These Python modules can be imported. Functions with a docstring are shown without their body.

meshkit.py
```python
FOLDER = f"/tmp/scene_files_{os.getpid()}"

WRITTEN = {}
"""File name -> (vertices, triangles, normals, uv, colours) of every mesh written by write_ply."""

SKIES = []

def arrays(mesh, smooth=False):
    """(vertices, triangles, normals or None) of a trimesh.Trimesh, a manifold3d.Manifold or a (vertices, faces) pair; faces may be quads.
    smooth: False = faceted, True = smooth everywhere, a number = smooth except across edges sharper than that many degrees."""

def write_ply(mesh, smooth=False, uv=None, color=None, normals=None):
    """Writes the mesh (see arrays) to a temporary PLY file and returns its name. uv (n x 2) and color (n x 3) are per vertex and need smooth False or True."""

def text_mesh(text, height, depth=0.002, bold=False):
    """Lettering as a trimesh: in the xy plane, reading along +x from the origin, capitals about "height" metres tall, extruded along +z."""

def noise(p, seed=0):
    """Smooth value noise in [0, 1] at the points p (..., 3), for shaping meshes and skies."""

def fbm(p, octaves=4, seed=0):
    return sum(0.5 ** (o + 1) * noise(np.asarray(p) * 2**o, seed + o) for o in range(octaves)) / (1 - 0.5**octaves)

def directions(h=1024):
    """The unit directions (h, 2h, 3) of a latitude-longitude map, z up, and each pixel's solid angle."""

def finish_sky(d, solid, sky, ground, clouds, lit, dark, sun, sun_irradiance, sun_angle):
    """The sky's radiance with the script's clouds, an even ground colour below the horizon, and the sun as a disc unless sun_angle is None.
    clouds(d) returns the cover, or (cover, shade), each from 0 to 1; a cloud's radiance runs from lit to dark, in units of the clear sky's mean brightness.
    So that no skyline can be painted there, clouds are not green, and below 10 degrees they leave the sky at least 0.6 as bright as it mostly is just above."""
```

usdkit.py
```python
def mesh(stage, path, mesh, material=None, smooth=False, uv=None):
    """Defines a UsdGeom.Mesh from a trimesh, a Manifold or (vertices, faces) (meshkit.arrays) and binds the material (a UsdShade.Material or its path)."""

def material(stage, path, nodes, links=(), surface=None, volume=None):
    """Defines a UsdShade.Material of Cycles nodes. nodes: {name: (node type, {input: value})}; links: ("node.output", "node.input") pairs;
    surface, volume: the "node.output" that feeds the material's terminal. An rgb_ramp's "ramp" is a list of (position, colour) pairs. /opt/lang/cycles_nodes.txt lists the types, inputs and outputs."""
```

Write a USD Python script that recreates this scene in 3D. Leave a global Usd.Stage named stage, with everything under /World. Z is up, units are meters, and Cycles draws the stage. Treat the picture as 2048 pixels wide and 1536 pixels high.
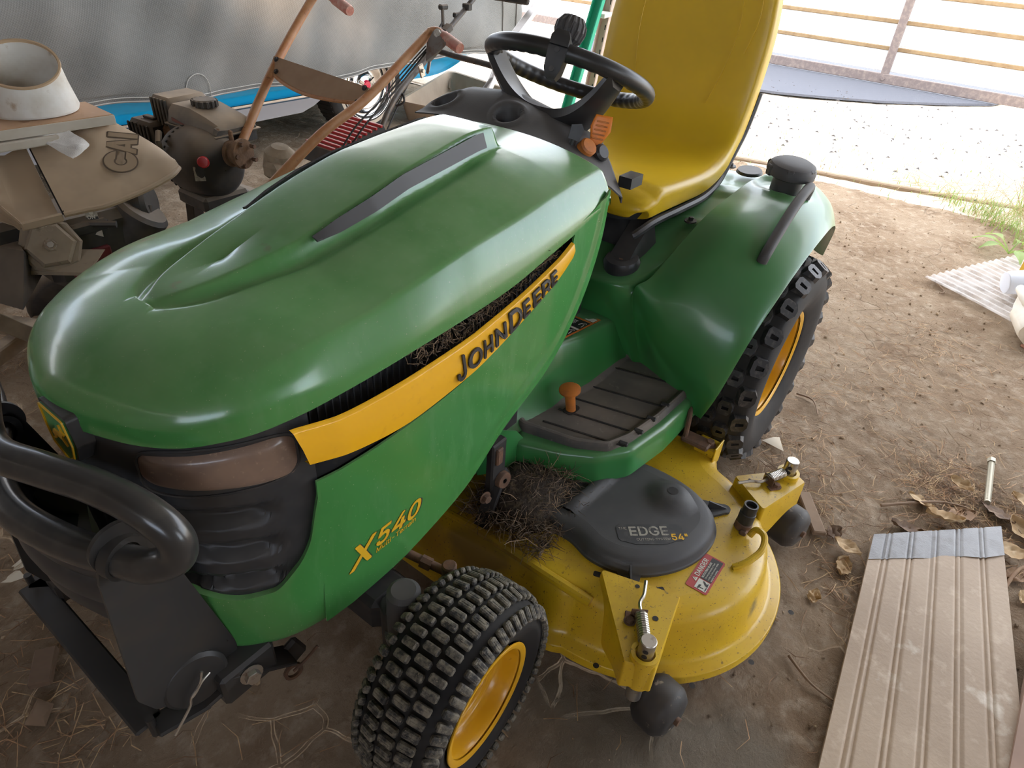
import math, random
import numpy as np, trimesh, usdkit, meshkit
from shapely.geometry import Polygon, Point, box as sbox, LineString
from shapely.ops import unary_union
from shapely import affinity
from pxr import Usd, UsdGeom, UsdLux, UsdShade, Gf, Sdf

stage = Usd.Stage.CreateInMemory()
UsdGeom.Xform.Define(stage, '/World')
PI = math.pi

# ---------------------------------------------------------------- camera, sky, sun, exposure
# world frame: origin on the ground under the tractor's rear axle, +x to its nose, +y to its left, z up
YAW, PITCH, ROLL = math.radians(215.15), math.radians(35.2), math.radians(-4.2)
EYE = np.array([1.79, 0.90, 1.342])
_f = np.array([math.cos(PITCH) * math.cos(YAW), math.cos(PITCH) * math.sin(YAW), -math.sin(PITCH)])
_r = np.array([math.sin(YAW), -math.cos(YAW), 0.0])
_d = np.cross(_f, _r)
_R, _D = math.cos(ROLL) * _r + math.sin(ROLL) * _d, -math.sin(ROLL) * _r + math.cos(ROLL) * _d
cam = UsdGeom.Camera.Define(stage, '/World/camera')
cam.AddTransformOp().Set(Gf.Matrix4d(*map(float, [*_R, 0, *(-_D), 0, *(-_f), 0, *EYE, 1])))
cam.CreateHorizontalApertureAttr(36.0)
cam.CreateFocalLengthAttr(36.0 * 1327 / 2048)
cam.CreateClippingRangeAttr(Gf.Vec2f(0.05, 500))
cam.CreateExposureAttr(2.25)

SUN_EL, SUN_AZ = 58.0, 55.0          # degrees; azimuth of the sun seen from the scene, from +x towards +y
sky_mat = usdkit.material(stage, '/World/Looks/sky', {
    'tc': ('texture_coordinate', {}),
    's': ('sky_texture', {'sky_type': 'multiple_scattering', 'sun_disc': False, 'sun_elevation': math.radians(SUN_EL), 'sun_rotation': math.radians(90 - SUN_AZ)}),
    'n': ('noise_texture', {'scale': 2.2, 'detail': 6, 'roughness': 0.6}),
    'k': ('map_range', {'from_min': 0.38, 'from_max': 0.62, 'to_min': 0.55, 'to_max': 0.95, 'clamp': True}),
    'm': ('mix_color', {'b': (9.0, 8.8, 8.6), 'use_clamp': False}),
    'b': ('background_shader', {'strength': 0.13})},
    [('tc.generated', 'n.vector'), ('n.fac', 'k.value'), ('k.result', 'm.fac'), ('s.color', 'm.a'), ('m.result', 'b.color')], surface='b.background')
dome = UsdLux.DomeLight.Define(stage, '/World/sky')
dome.CreateIntensityAttr(1.0)
UsdShade.MaterialBindingAPI.Apply(dome.GetPrim()).Bind(sky_mat)
sun = UsdLux.DistantLight.Define(stage, '/World/sun')
sun.CreateIntensityAttr(170.0)
sun.CreateAngleAttr(0.53)
sun.CreateColorAttr(Gf.Vec3f(1.0, 0.94, 0.84))
sun.AddRotateZOp().Set(SUN_AZ - 90)
sun.AddRotateXOp().Set(-(90 - SUN_EL))   # light shines along its own -z

# ---------------------------------------------------------------- scene helpers
_used = {}
def _num(path):
    k = _used.get(path, 0); _used[path] = k + 1
    return path if k == 0 else '%s_%03d' % (path, k)
class Thing:
    def __init__(s, path, loc): s.path, s.loc = path, np.array(loc, float)
def _tag(prim, **kw):
    for k, v in kw.items():
        if v: prim.SetCustomDataByKey(k, v)
def thing(name, label, cat, loc=(0, 0, 0), group=None, kind=None):
    p = _num('/World/' + name)
    x = UsdGeom.Xform.Define(stage, p); x.AddTranslateOp().Set(Gf.Vec3d(*map(float, loc)))
    _tag(x.GetPrim(), label=label, category=cat, group=group, kind=kind)
    return Thing(p, loc)
def part(parent, name, mesh, mat, smooth=35, label=None, kind=None):
    """one Mesh prim under a thing or a part; the mesh comes in world coordinates"""
    v, f, n = meshkit.arrays(mesh, smooth)
    p = _num(parent.path + '/' + name)
    m = UsdGeom.Mesh.Define(stage, p)
    v = v - parent.loc
    _fill(m, v, f, n)
    UsdShade.MaterialBindingAPI.Apply(m.GetPrim()).Bind(mat)
    _tag(m.GetPrim(), label=label, kind=kind)
    return Thing(p, parent.loc)
def solo(name, mesh, mat, label=None, cat=None, smooth=35, group=None, kind=None, loc=None):
    """a thing that is one mesh"""
    v, f, n = meshkit.arrays(mesh, smooth)
    p = _num('/World/' + name)
    m = UsdGeom.Mesh.Define(stage, p)
    if loc is None: loc = (v[:, 0].mean(), v[:, 1].mean(), v[:, 2].min())
    _fill(m, v - np.array(loc), f, n)
    m.AddTranslateOp().Set(Gf.Vec3d(*map(float, loc)))
    UsdShade.MaterialBindingAPI.Apply(m.GetPrim()).Bind(mat)
    _tag(m.GetPrim(), label=label, category=cat, group=group, kind=kind)
    return Thing(p, loc)
from pxr import Vt
def _fill(m, v, f, n):
    m.CreatePointsAttr(Vt.Vec3fArray.FromNumpy(v.astype(np.float32)))
    m.CreateFaceVertexCountsAttr(Vt.IntArray.FromNumpy(np.full(len(f), 3, np.int32)))
    m.CreateFaceVertexIndicesAttr(Vt.IntArray.FromNumpy(f.astype(np.int32).ravel()))
    m.CreateSubdivisionSchemeAttr('none')
    if n is not None:
        m.CreateNormalsAttr(Vt.Vec3fArray.FromNumpy(n.astype(np.float32))); m.SetNormalsInterpolation('vertex')

# ---------------------------------------------------------------- mesh helpers
def A(*p): return np.array(p, float)
def unit(v): v = np.asarray(v, float); return v / max(np.linalg.norm(v), 1e-12)
def cat(*ms):
    ms = [m for q in ms for m in (q if isinstance(q, (list, tuple)) else [q])]
    return trimesh.util.concatenate(ms)
def tm(v, f): 
    f = np.asarray(f)
    if f.shape[1] == 4: f = np.vstack([f[:, [0, 1, 2]], f[:, [0, 2, 3]]])
    return trimesh.Trimesh(np.asarray(v, float), f, process=False)
def rot(axis, deg): return trimesh.transformations.rotation_matrix(math.radians(deg), axis)[:3, :3]
def hull(pts): return trimesh.convex.convex_hull(np.asarray(pts, float))
def box(c, s, r=0.0, R=None):
    """chamfered box: centre, sizes, chamfer, rotation"""
    h = np.array(s, float) / 2; r = min(r, h.min() * 0.95)
    P = []
    for sx in (-1, 1):
        for sy in (-1, 1):
            for sz in (-1, 1):
                e = A(sx, sy, sz)
                if r <= 0: P.append(e * h)
                else:
                    for k in range(3):
                        q = h - r; q[k] = h[k]; P.append(e * q)
    P = np.array(P)
    if R is not None: P = P @ np.asarray(R).T
    return hull(P + A(*c))
def bar(p0, p1, w, h, r=0.002, up=(0, 0, 1)):
    """rectangular bar from p0 to p1"""
    p0, p1 = A(*p0), A(*p1); z = unit(p1 - p0); x = unit(np.cross(up, z)); y = np.cross(z, x)
    return box((p0 + p1) / 2, (w, h, np.linalg.norm(p1 - p0)), r, np.stack([x, y, z], 1))
def frame(z):
    z = unit(z); x = unit(np.cross(A(0, 0, 1) if abs(z[2]) < .9 else A(1, 0, 0), z)); return x, np.cross(z, x), z
def lathe(prof, o, axis, n=28, arc=(0, 2 * PI)):
    """profile of (radius, height) turned about an axis"""
    x, y, z = frame(axis); prof = np.array(prof, float); full = abs(arc[1] - arc[0]) > 6.28
    t = np.linspace(arc[0], arc[1], n, endpoint=not full); m = len(prof)
    V = A(*o) + prof[None, :, 1, None] * z + prof[None, :, 0, None] * (np.cos(t)[:, None, None] * x + np.sin(t)[:, None, None] * y)
    F = []
    for i in range(n if full else n - 1):
        j = (i + 1) % n
        for k in range(m - 1): F.append((i * m + k, j * m + k, j * m + k + 1, i * m + k + 1))
    return tm(V.reshape(-1, 3), F)
def cyl(p0, p1, r, n=20, c=0.0, r2=None):
    p0, p1 = A(*p0), A(*p1); L = np.linalg.norm(p1 - p0); r2 = r if r2 is None else r2
    pr = [(1e-5, 0), (r - c, 0), (r, c), (r2, L - c), (r2 - c, L), (1e-5, L)] if c else [(1e-5, 0), (r, 0), (r2, L), (1e-5, L)]
    return lathe(pr, p0, p1 - p0, n)
def ringtube(p0, p1, ro, ri, n=24):
    p0, p1 = A(*p0), A(*p1); L = np.linalg.norm(p1 - p0)
    return lathe([(ri, 0), (ro, 0), (ro, L), (ri, L), (ri, 0)], p0, p1 - p0, n)
def cr(P, k=8, closed=False):
    """Catmull-Rom through the points"""
    P = np.array(P, float); n = len(P)
    out = []
    for i in range(n if closed else n - 1):
        a, b, c, d = (P[(i - 1) % n], P[i], P[(i + 1) % n], P[(i + 2) % n]) if closed else (P[max(i - 1, 0)], P[i], P[i + 1], P[min(i + 2, n - 1)])
        for t in np.arange(k) / k: out.append(.5 * (2 * b + (c - a) * t + (2 * a - 5 * b + 4 * c - d) * t * t + (3 * b - a - 3 * c + d) * t ** 3))
    if not closed: out.append(P[-1])
    return np.array(out)
def tube(P, r, n=12, closed=False, caps=True):
    P = np.array(P, float); m = len(P); r = np.broadcast_to(np.asarray(r, float), (m,))
    T = np.array([unit((P[(i + 1) % m] - P[i - 1]) if closed else (P[min(i + 1, m - 1)] - P[max(i - 1, 0)])) for i in range(m)])
    x = frame(T[0])[0]; V = []
    t = np.arange(n) * 2 * PI / n
    for i in range(m):
        x = unit(x - T[i] * (x @ T[i])); y = np.cross(T[i], x)
        V.append(P[i] + r[i] * (np.cos(t)[:, None] * x + np.sin(t)[:, None] * y))
    return loft(V, caps and not closed, ring=closed)
def loft(rings, caps=True, ring=False, closed=True):
    """skin between point rings (each closed unless closed=False)"""
    V = np.array(rings, float); m, n = V.shape[:2]; F = []
    for i in range(m if ring else m - 1):
        j = (i + 1) % m
        for k in range(n if closed else n - 1):
            l = (k + 1) % n; F.append((i * n + k, i * n + l, j * n + l, j * n + k))
    v = V.reshape(-1, 3); F = np.array(F); F = np.vstack([F[:, [0, 1, 2]], F[:, [0, 2, 3]]])
    if caps:
        c0, c1 = len(v), len(v) + 1
        v = np.vstack([v, V[0].mean(0), V[-1].mean(0)]); b = (m - 1) * n
        F = np.vstack([F, [(c0, (k + 1) % n, k) for k in range(n)], [(c1, b + k, b + (k + 1) % n) for k in range(n)]])
    return tm(v, F)
def sheet(G, th=0.0, flip=False):
    """surface over a grid of points (m, n, 3); th gives it thickness on its inner side"""
    G = np.array(G, float); m, n = G.shape[:2]
    if th:
        du, dv = np.gradient(G, axis=0), np.gradient(G, axis=1); N = np.cross(du, dv); N /= np.maximum(np.linalg.norm(N, axis=-1, keepdims=True), 1e-12)
        B = G - N * th * (-1 if flip else 1)
    F = np.array([(i * n + k, (i + 1) * n + k, (i + 1) * n + k + 1, i * n + k + 1) for i in range(m - 1) for k in range(n - 1)])
    if flip: F = F[:, ::-1]
    if not th: return tm(G.reshape(-1, 3), F)
    o = m * n
    e = [i * n for i in range(m)] + [(m - 1) * n + k for k in range(1, n)] + [i * n + n - 1 for i in range(m - 2, -1, -1)] + [k for k in range(n - 2, 0, -1)]
    S = np.array([(e[i], e[(i + 1) % len(e)], o + e[(i + 1) % len(e)], o + e[i]) for i in range(len(e))])
    S = np.vstack([S[:, [0, 1, 2]], S[:, [0, 2, 3]]])
    v = np.vstack([G.reshape(-1, 3), B.reshape(-1, 3), G.reshape(-1, 3), B.reshape(-1, 3)])
    f = np.vstack([F[:, [0, 1, 2]], F[:, [0, 2, 3]]]); fb = f[:, ::-1] + o
    return tm(v, np.vstack([f, fb, S[:, ::-1] + 2 * o if not flip else S + 2 * o]))
def ext(poly, h, O=(0, 0, 0), X=(1, 0, 0), Y=(0, 1, 0)):
    """polygon extruded by h along X x Y"""
    if not hasattr(poly, 'exterior'): poly = Polygon(poly)
    m = trimesh.creation.extrude_polygon(poly, h, engine='earcut'); X, Y = unit(X), unit(Y)
    m.vertices = A(*O) + np.asarray(m.vertices) @ np.stack([X, Y, np.cross(X, Y)])
    return m
def rrect(w, h, r, n=6): return sbox(-w / 2 + r, -h / 2 + r, w / 2 - r, h / 2 - r).buffer(r, quad_segs=n)
def text(s, h, O, X, Y, depth=0.001, bold=False, center=False, squash=1.0):
    m = meshkit.text_mesh(s, h, depth, bold); v = np.array(m.vertices)
    if center: v[:, 0] -= v[:, 0].mean() * 0 + (v[:, 0].max() + v[:, 0].min()) / 2
    v[:, 0] *= squash
    X, Y = unit(X), unit(Y); m.vertices = A(*O) + v @ np.stack([X, Y, np.cross(X, Y)])
    return m
def helix(p0, p1, R, turns, r, k=14):
    x, y, z = frame(A(*p1) - A(*p0)); t = np.linspace(0, 1, int(turns * k) + 1)
    P = A(*p0) + t[:, None] * (A(*p1) - A(*p0)) + R * (np.cos(2 * PI * turns * t)[:, None] * x + np.sin(2 * PI * turns * t)[:, None] * y)
    return tube(P, r, 6)
def mirror(m):
    m = m.copy(); v = np.array(m.vertices); v[:, 1] *= -1; return tm(v, np.array(m.faces)[:, ::-1])
def move(m, M=None, o=(0, 0, 0)):
    m = m.copy(); v = np.array(m.vertices); v = v if M is None else v @ np.asarray(M).T; m.vertices = v + A(*o); return m
def bolt(p, d, r=0.008, h=0.007): return cat(cyl(p, A(*p) + unit(d) * h, r, 6, 0.001), lathe([(1e-5, 0.001), (r * 1.5, 0.001), (r * 1.5, 0), (1e-5, 0)], p, d, 16))
itp = np.interp
from scipy.interpolate import PchipInterpolator
def sitp(x, xp, fp): return PchipInterpolator(xp, fp)(np.clip(x, xp[0], xp[-1]))
def sst(a, b, x): t = np.clip((np.asarray(x, float) - a) / (b - a), 0, 1); return t * t * (3 - 2 * t)

# ---------------------------------------------------------------- materials
def pmat(name, base, rough=0.5, metal=0.0, mixes=(), bump=(), coat=0.0, spec=0.5, dust=None, trans=0.0, stains=(), soft=0.45, extra=None):
    """principled material; mixes: (scale, colour, lo, hi[, detail[, stretch]]) noise layers; bump: (scale, strength, distance[, detail]); dust: (colour, amount) on upward faces;
    stains: (centre, radius, colour) spots with a torn outline"""
    N = {'g': ('geometry', {}), 'p': ('principled_bsdf', {'base_color': base, 'roughness': rough, 'metallic': metal, 'coat_weight': coat, 'coat_roughness': 0.12, 'specular_ior_level': spec, 'transmission_weight': trans})}
    L = []; cur = None
    def col(node, sock):
        if cur is None: N[node][1][sock] = base
        else: L.append((cur, node + '.' + sock))
    for i, mx in enumerate(mixes):
        sc, c2, lo, hi = mx[:4]; det = mx[4] if len(mx) > 4 else 5; st = mx[5] if len(mx) > 5 else None
        N['n%d' % i] = ('noise_texture', {'scale': sc, 'detail': det, 'roughness': 0.6})
        if st is not None:
            N['mp%d' % i] = ('mapping', {'scale': st}); L += [('g.position', 'mp%d.vector' % i), ('mp%d.vector' % i, 'n%d.vector' % i)]
        else: L.append(('g.position', 'n%d.vector' % i))
        N['r%d' % i] = ('map_range', {'from_min': lo, 'from_max': hi, 'to_min': 0.0, 'to_max': 1.0, 'clamp': True})
        N['m%d' % i] = ('mix_color', {'b': c2})
        L += [('n%d.fac' % i, 'r%d.value' % i), ('r%d.result' % i, 'm%d.fac' % i)]; col('m%d' % i, 'a'); cur = 'm%d.result' % i
    for i, (c, rad, c2) in enumerate(stains):
        N['sd%d' % i] = ('vector_math', {'math_type': 'distance', 'vector2': c})
        N['sn%d' % i] = ('noise_texture', {'scale': 1.1 / rad, 'detail': 5})
        N['sa%d' % i] = ('math', {'math_type': 'multiply_add', 'value2': rad * 1.6, 'value3': -rad * 0.8})
        N['sb%d' % i] = ('math', {'math_type': 'add'})
        N['sr%d' % i] = ('map_range', {'from_min': rad * 0.75, 'from_max': rad * soft, 'to_min': 0.0, 'to_max': 0.8, 'clamp': True})
        N['sm%d' % i] = ('mix_color', {'b': c2})
        L += [('g.position', 'sd%d.vector1' % i), ('g.position', 'sn%d.vector' % i), ('sn%d.fac' % i, 'sa%d.value1' % i), ('sd%d.value' % i, 'sb%d.value1' % i), ('sa%d.value' % i, 'sb%d.value2' % i),
              ('sb%d.value' % i, 'sr%d.value' % i), ('sr%d.result' % i, 'sm%d.fac' % i)]; col('sm%d' % i, 'a'); cur = 'sm%d.result' % i
    if dust:
        N['dx'] = ('separate_xyz', {}); N['dn'] = ('noise_texture', {'scale': 9.0, 'detail': 6})
        N['dr'] = ('map_range', {'from_min': 0.2, 'from_max': 0.95, 'to_min': 0.0, 'to_max': dust[1], 'clamp': True})
        N['dq'] = ('map_range', {'from_min': 0.3, 'from_max': 0.7, 'to_min': 0.45, 'to_max': 1.0, 'clamp': True})
        N['dm'] = ('math', {'math_type': 'multiply'}); N['dc'] = ('mix_color', {'b': dust[0]})
        L += [('g.normal', 'dx.vector'), ('dx.z', 'dr.value'), ('g.position', 'dn.vector'), ('dn.fac', 'dq.value'), ('dr.result', 'dm.value1'), ('dq.result', 'dm.value2'), ('dm.value', 'dc.fac')]
        col('dc', 'a'); cur = 'dc.result'
        N['drr'] = ('math', {'math_type': 'multiply_add', 'value2': 0.45, 'value3': rough}); L += [('dm.value', 'drr.value1'), ('drr.value', 'p.roughness')]
    if cur: L.append((cur, 'p.base_color'))
    if bump:
        N['bn'] = ('noise_texture', {'scale': bump[0], 'detail': bump[3] if len(bump) > 3 else 4}); N['bb'] = ('bump', {'strength': bump[1], 'distance': bump[2]})
        L += [('g.position', 'bn.vector'), ('bn.fac', 'bb.height'), ('bb.normal', 'p.normal')]
    if extra: extra(N, L)
    return usdkit.material(stage, '/World/Looks/' + name, N, L, surface='p.BSDF')
TAN, MUD = (.30, .22, .14), (.10, .065, .04)
GREEN = pmat('green_paint', (.040, .165, .038), .20, coat=.5, mixes=[(3, (.050, .185, .046), .35, .65), (34, (.085, .21, .075), .52, .9, 8, (1, 1, .25)), (300, (.30, .32, .2), .70, .76, 2)], dust=((.26, .32, .17), .34), bump=(420, .02, .002),
             stains=[((1.355, -.19, .843), .034, (.085, .085, .03)), ((1.315, -.20, .862), .018, (.09, .085, .035)), ((1.255, .05, .918), .022, (.06, .09, .03)), ((1.385, .01, .868), .018, (.12, .08, .035))])
GREEND = pmat('green_steel_paint', (.028, .145, .032), .30, coat=.3, mixes=[(5, (.028, .15, .04), .35, .65), (55, (.07, .14, .05), .66, .85, 8)], dust=((.20, .24, .15), .25), bump=(300, .02, .002))
YELLOW = pmat('yellow_deck_paint', (.62, .40, .012), .34, coat=.2, mixes=[(6, (.55, .33, .012), .35, .7), (75, (.22, .14, .02), .64, .72, 6), (230, (.05, .035, .02), .655, .69, 3), (4, (.40, .24, .012), .58, .75, 8)], dust=((.30, .22, .06), .12),
              stains=[((.80, .885, .13), .07, (.06, .055, .05)), ((.70, .87, .15), .06, (.09, .075, .04)), ((1.03, .30, .2), .16, (.22, .13, .02))])
BAND = pmat('yellow_band_plastic', (.78, .40, .012), .28, coat=.3, mixes=[(40, (.66, .33, .02), .6, .8)])
RIMY = pmat('yellow_rim_paint', (.66, .34, .010), .30, coat=.3, mixes=[(40, (.20, .09, .02), .66, .74, 6), (5, (.55, .28, .012), .4, .7)])
SEATY = pmat('yellow_seat_vinyl', (.66, .42, .012), .36, mixes=[(4, (.56, .36, .014), .35, .7)], bump=(260, .06, .002))
BLACK = pmat('black_plastic', (.018, .018, .019), .42, mixes=[(30, (.035, .033, .032), .45, .75)], dust=((.12, .10, .08), .25))
DGREY = pmat('charcoal_plastic', (.045, .043, .044), .55, mixes=[(20, (.06, .055, .052), .4, .7)], dust=((.16, .14, .125), .35), bump=(500, .12, .001))
COVER = pmat('dark_grey_cover_plastic', (.042, .042, .045), .48, mixes=[(14, (.055, .053, .052), .4, .7), (150, (.25, .22, .18), .74, .80, 2)], dust=((.12, .11, .10), .25), bump=(400, .1, .001))
WHLB = pmat('steering_wheel_rubber', (.013, .012, .012), .38, mixes=[(30, (.022, .020, .018), .45, .75)])
BARK = pmat('black_gloss_tube', (.018, .017, .016), .26, coat=.3, mixes=[(18, (.045, .040, .033), .5, .8)], dust=((.12, .10, .08), .12))
PLATE = pmat('black_steel_plate', (.020, .019, .018), .45, mixes=[(9, (.035, .028, .022), .45, .75)], dust=((.08, .06, .045), .15))
MATR = pmat('rubber_foot_mat', (.055, .050, .046), .62, mixes=[(6, (.15, .12, .095), .38, .66, 7), (60, (.22, .19, .16), .60, .8, 6)], dust=((.24, .20, .16), .42))
RUB = pmat('tyre_rubber', (.016, .015, .0145), .72, spec=.3, mixes=[(12, (.035, .030, .026), .45, .75)])
LUG = pmat('dusty_tread_rubber', (.030, .028, .026), .75, mixes=[(80, (.20, .175, .13), .40, .62, 8), (300, (.34, .28, .20), .62, .75, 3)], bump=(220, .4, .002))
LUG2 = pmat('black_lug_rubber', (.016, .015, .015), .5, mixes=[(60, (.10, .085, .072), .50, .75, 7)])
STEEL = pmat('bright_steel', (.50, .47, .42), .35, 1.0, mixes=[(60, (.25, .18, .12), .55, .75)])
RUST = pmat('rusty_steel', (.11, .065, .042), .75, .2, mixes=[(40, (.20, .10, .055), .4, .7)], bump=(120, .3, .002))
ORANGE = pmat('orange_plastic', (.72, .20, .012), .38, mixes=[(50, (.5, .14, .02), .6, .8)])
ORANGED = pmat('dirty_orange_plastic', (.50, .155, .022), .5, mixes=[(40, (.30, .10, .03), .45, .75)])
MESHB = pmat('black_screen_mesh', (.014, .013, .013), .6, mixes=[(25, (.05, .04, .03), .55, .75)])
VENT = pmat('vent_strip_plastic', (.055, .052, .052), .5)
LENS = pmat('dusty_headlamp_lens', (.20, .125, .085), .42, coat=.5, mixes=[(9, (.13, .085, .065), .4, .65), (120, (.32, .22, .16), .6, .8)])
LETTER = pmat('dark_lettering', (.028, .026, .027), .5, mixes=[(60, (.06, .05, .045), .5, .8)])
YPRINT = pmat('yellow_print', (.75, .42, .02), .45)
WPRINT = pmat('pale_print', (.62, .60, .52), .5)
CREAM = pmat('worn_pale_print', (.36, .33, .27), .6, mixes=[(90, (.12, .11, .1), .5, .66)])
RPRINT = pmat('red_print', (.42, .055, .05), .5)
DECALB = pmat('black_decal', (.02, .02, .02), .4)
DECALO = pmat('orange_decal', (.62, .17, .02), .45)
HAYM = pmat('dry_grass', (.30, .20, .115), .85, mixes=[(30, (.16, .10, .055), .4, .7)])
HAYD = pmat('dark_dead_grass', (.085, .058, .038), .9, mixes=[(30, (.17, .115, .07), .45, .72)])
DARK = pmat('grimy_black', (.014, .012, .011), .7, mixes=[(20, (.04, .03, .022), .45, .75)])
# ================================================================ the setting
def zground(x, y):
    p = np.stack([x, y, 0 * x], -1)
    h = .022 * (meshkit.fbm(p * .9 + 3, 3, 1) - .5) + .016 * (meshkit.fbm(p * 5 + 9, 4, 2) - .5) + .016 * (meshkit.fbm(p * 20 + 1, 3, 3) - .5)
    return h - .012
def dense(a, b, c, d, s1, s2): return np.unique(np.concatenate([np.arange(a, b, s2), np.arange(b, c, s1), np.arange(c, d + .001, s2)]))
def ground_mesh(X, Y, hole=None):
    gx, gy = np.meshgrid(X, Y, indexing='ij'); return sheet(np.stack([gx, gy, zground(gx, gy)], -1))
XS = dense(-3.1, -2.6, 2.0, 5.0, .022, .08); YS = dense(-5.2, -3.0, 2.0, 5.2, .022, .08)
def ground_extra(dark):
    def f(N, L):
        # dry cracks, and pebbly grain, in relief only
        N['wv'] = ('noise_texture', {'scale': 3.0, 'detail': 3}); N['wm'] = ('mix_color', {'fac': .12})
        N['vo'] = ('voronoi_texture', {'feature': 'distance_to_edge', 'scale': 7.0, 'randomness': 1.0})
        N['vr'] = ('map_range', {'from_min': 0.0, 'from_max': .022, 'to_min': 0.0, 'to_max': 1.0, 'clamp': True})
        N['vk'] = ('noise_texture', {'scale': 2.3, 'detail': 2}); N['vkr'] = ('map_range', {'from_min': .54, 'from_max': .64, 'to_min': 1.0, 'to_max': 0.0, 'clamp': True})
        N['vx'] = ('math', {'math_type': 'maximum'})
        N['b0'] = ('noise_texture', {'scale': 38.0, 'detail': 10, 'roughness': .72}); N['b1'] = ('bump', {'strength': 1.0, 'distance': .024}); N['b2'] = ('bump', {'strength': .9, 'distance': .012})
        L += [('g.position', 'wv.vector'), ('g.position', 'wm.a'), ('wv.color', 'wm.b'), ('wm.result', 'vo.vector'), ('vo.distance', 'vr.value'), ('g.position', 'vk.vector'), ('vk.fac', 'vkr.value'),
              ('vr.result', 'vx.value1'), ('vkr.result', 'vx.value2'), ('g.position', 'b0.vector'), ('b0.fac', 'b1.height'), ('vx.value', 'b2.height'), ('b1.normal', 'b2.normal'), ('b2.normal', 'p.normal')]
    return f
DIRT = pmat('dirt_floor', (.37, .265, .175), .95, spec=.1, mixes=[(1.3, (.46, .35, .245), .38, .62, 6), (4.2, (.28, .19, .12), .50, .70, 7), (22, (.56, .45, .335), .50, .74, 8), (45, (.24, .16, .10), .60, .80, 8)],
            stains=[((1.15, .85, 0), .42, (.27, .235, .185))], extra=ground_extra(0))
SAND = pmat('sandy_ground', (.54, .45, .345), .95, spec=.15, mixes=[(2, (.60, .51, .40), .4, .65, 6), (30, (.36, .29, .21), .60, .76, 8), (9, (.46, .375, .28), .54, .7, 7)], bump=(60, .8, .01, 8))
GATE_SHADE = pmat('gate_shade_colour', (.105, .11, .13), .9, mixes=[(260, (.22, .225, .25), .52, .68, 3)], bump=(220, .6, .004))
solo('floor', ground_mesh(XS, YS), DIRT, kind='structure', loc=(0, 0, 0), smooth=True)
gx, gy = np.meshgrid(np.arange(-14, -3.0, .07), np.arange(-9, 9.01, .09), indexing='ij')
solo('ground', sheet(np.stack([gx, gy, zground(gx, gy) * sst(-14.0, -3.1, gx) + .012 * np.exp(-((gx + 3.22 + .05 * gy) / .05) ** 2) - .004], -1)), SAND, kind='structure', loc=(0, 0, 0), smooth=True)
for i, (a, b, c, d) in enumerate(((-14, 30, 5.1, 60), (-14, -60, 5.1, -5.1), (5.0, -60, 60, 60), (-90, -60, -13.9, 60))):
    solo('ground', tm([(a, b, -.03), (c, b, -.03), (c, d, -.03), (a, d, -.03)] if i != 0 else [(a, 5.1, -.03), (c, 5.1, -.03), (c, d, -.03), (a, d, -.03)], [(0, 1, 2, 3)]), SAND, kind='structure', loc=(0, 0, 0))
solo('ground', tm([(-14, 5.0, -.02), (-3, 5.0, -.02), (-3, 9, -.02), (-14, 9, -.02)], [(0, 1, 2, 3)]), SAND, kind='structure', loc=(0, 0, 0))
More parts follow.
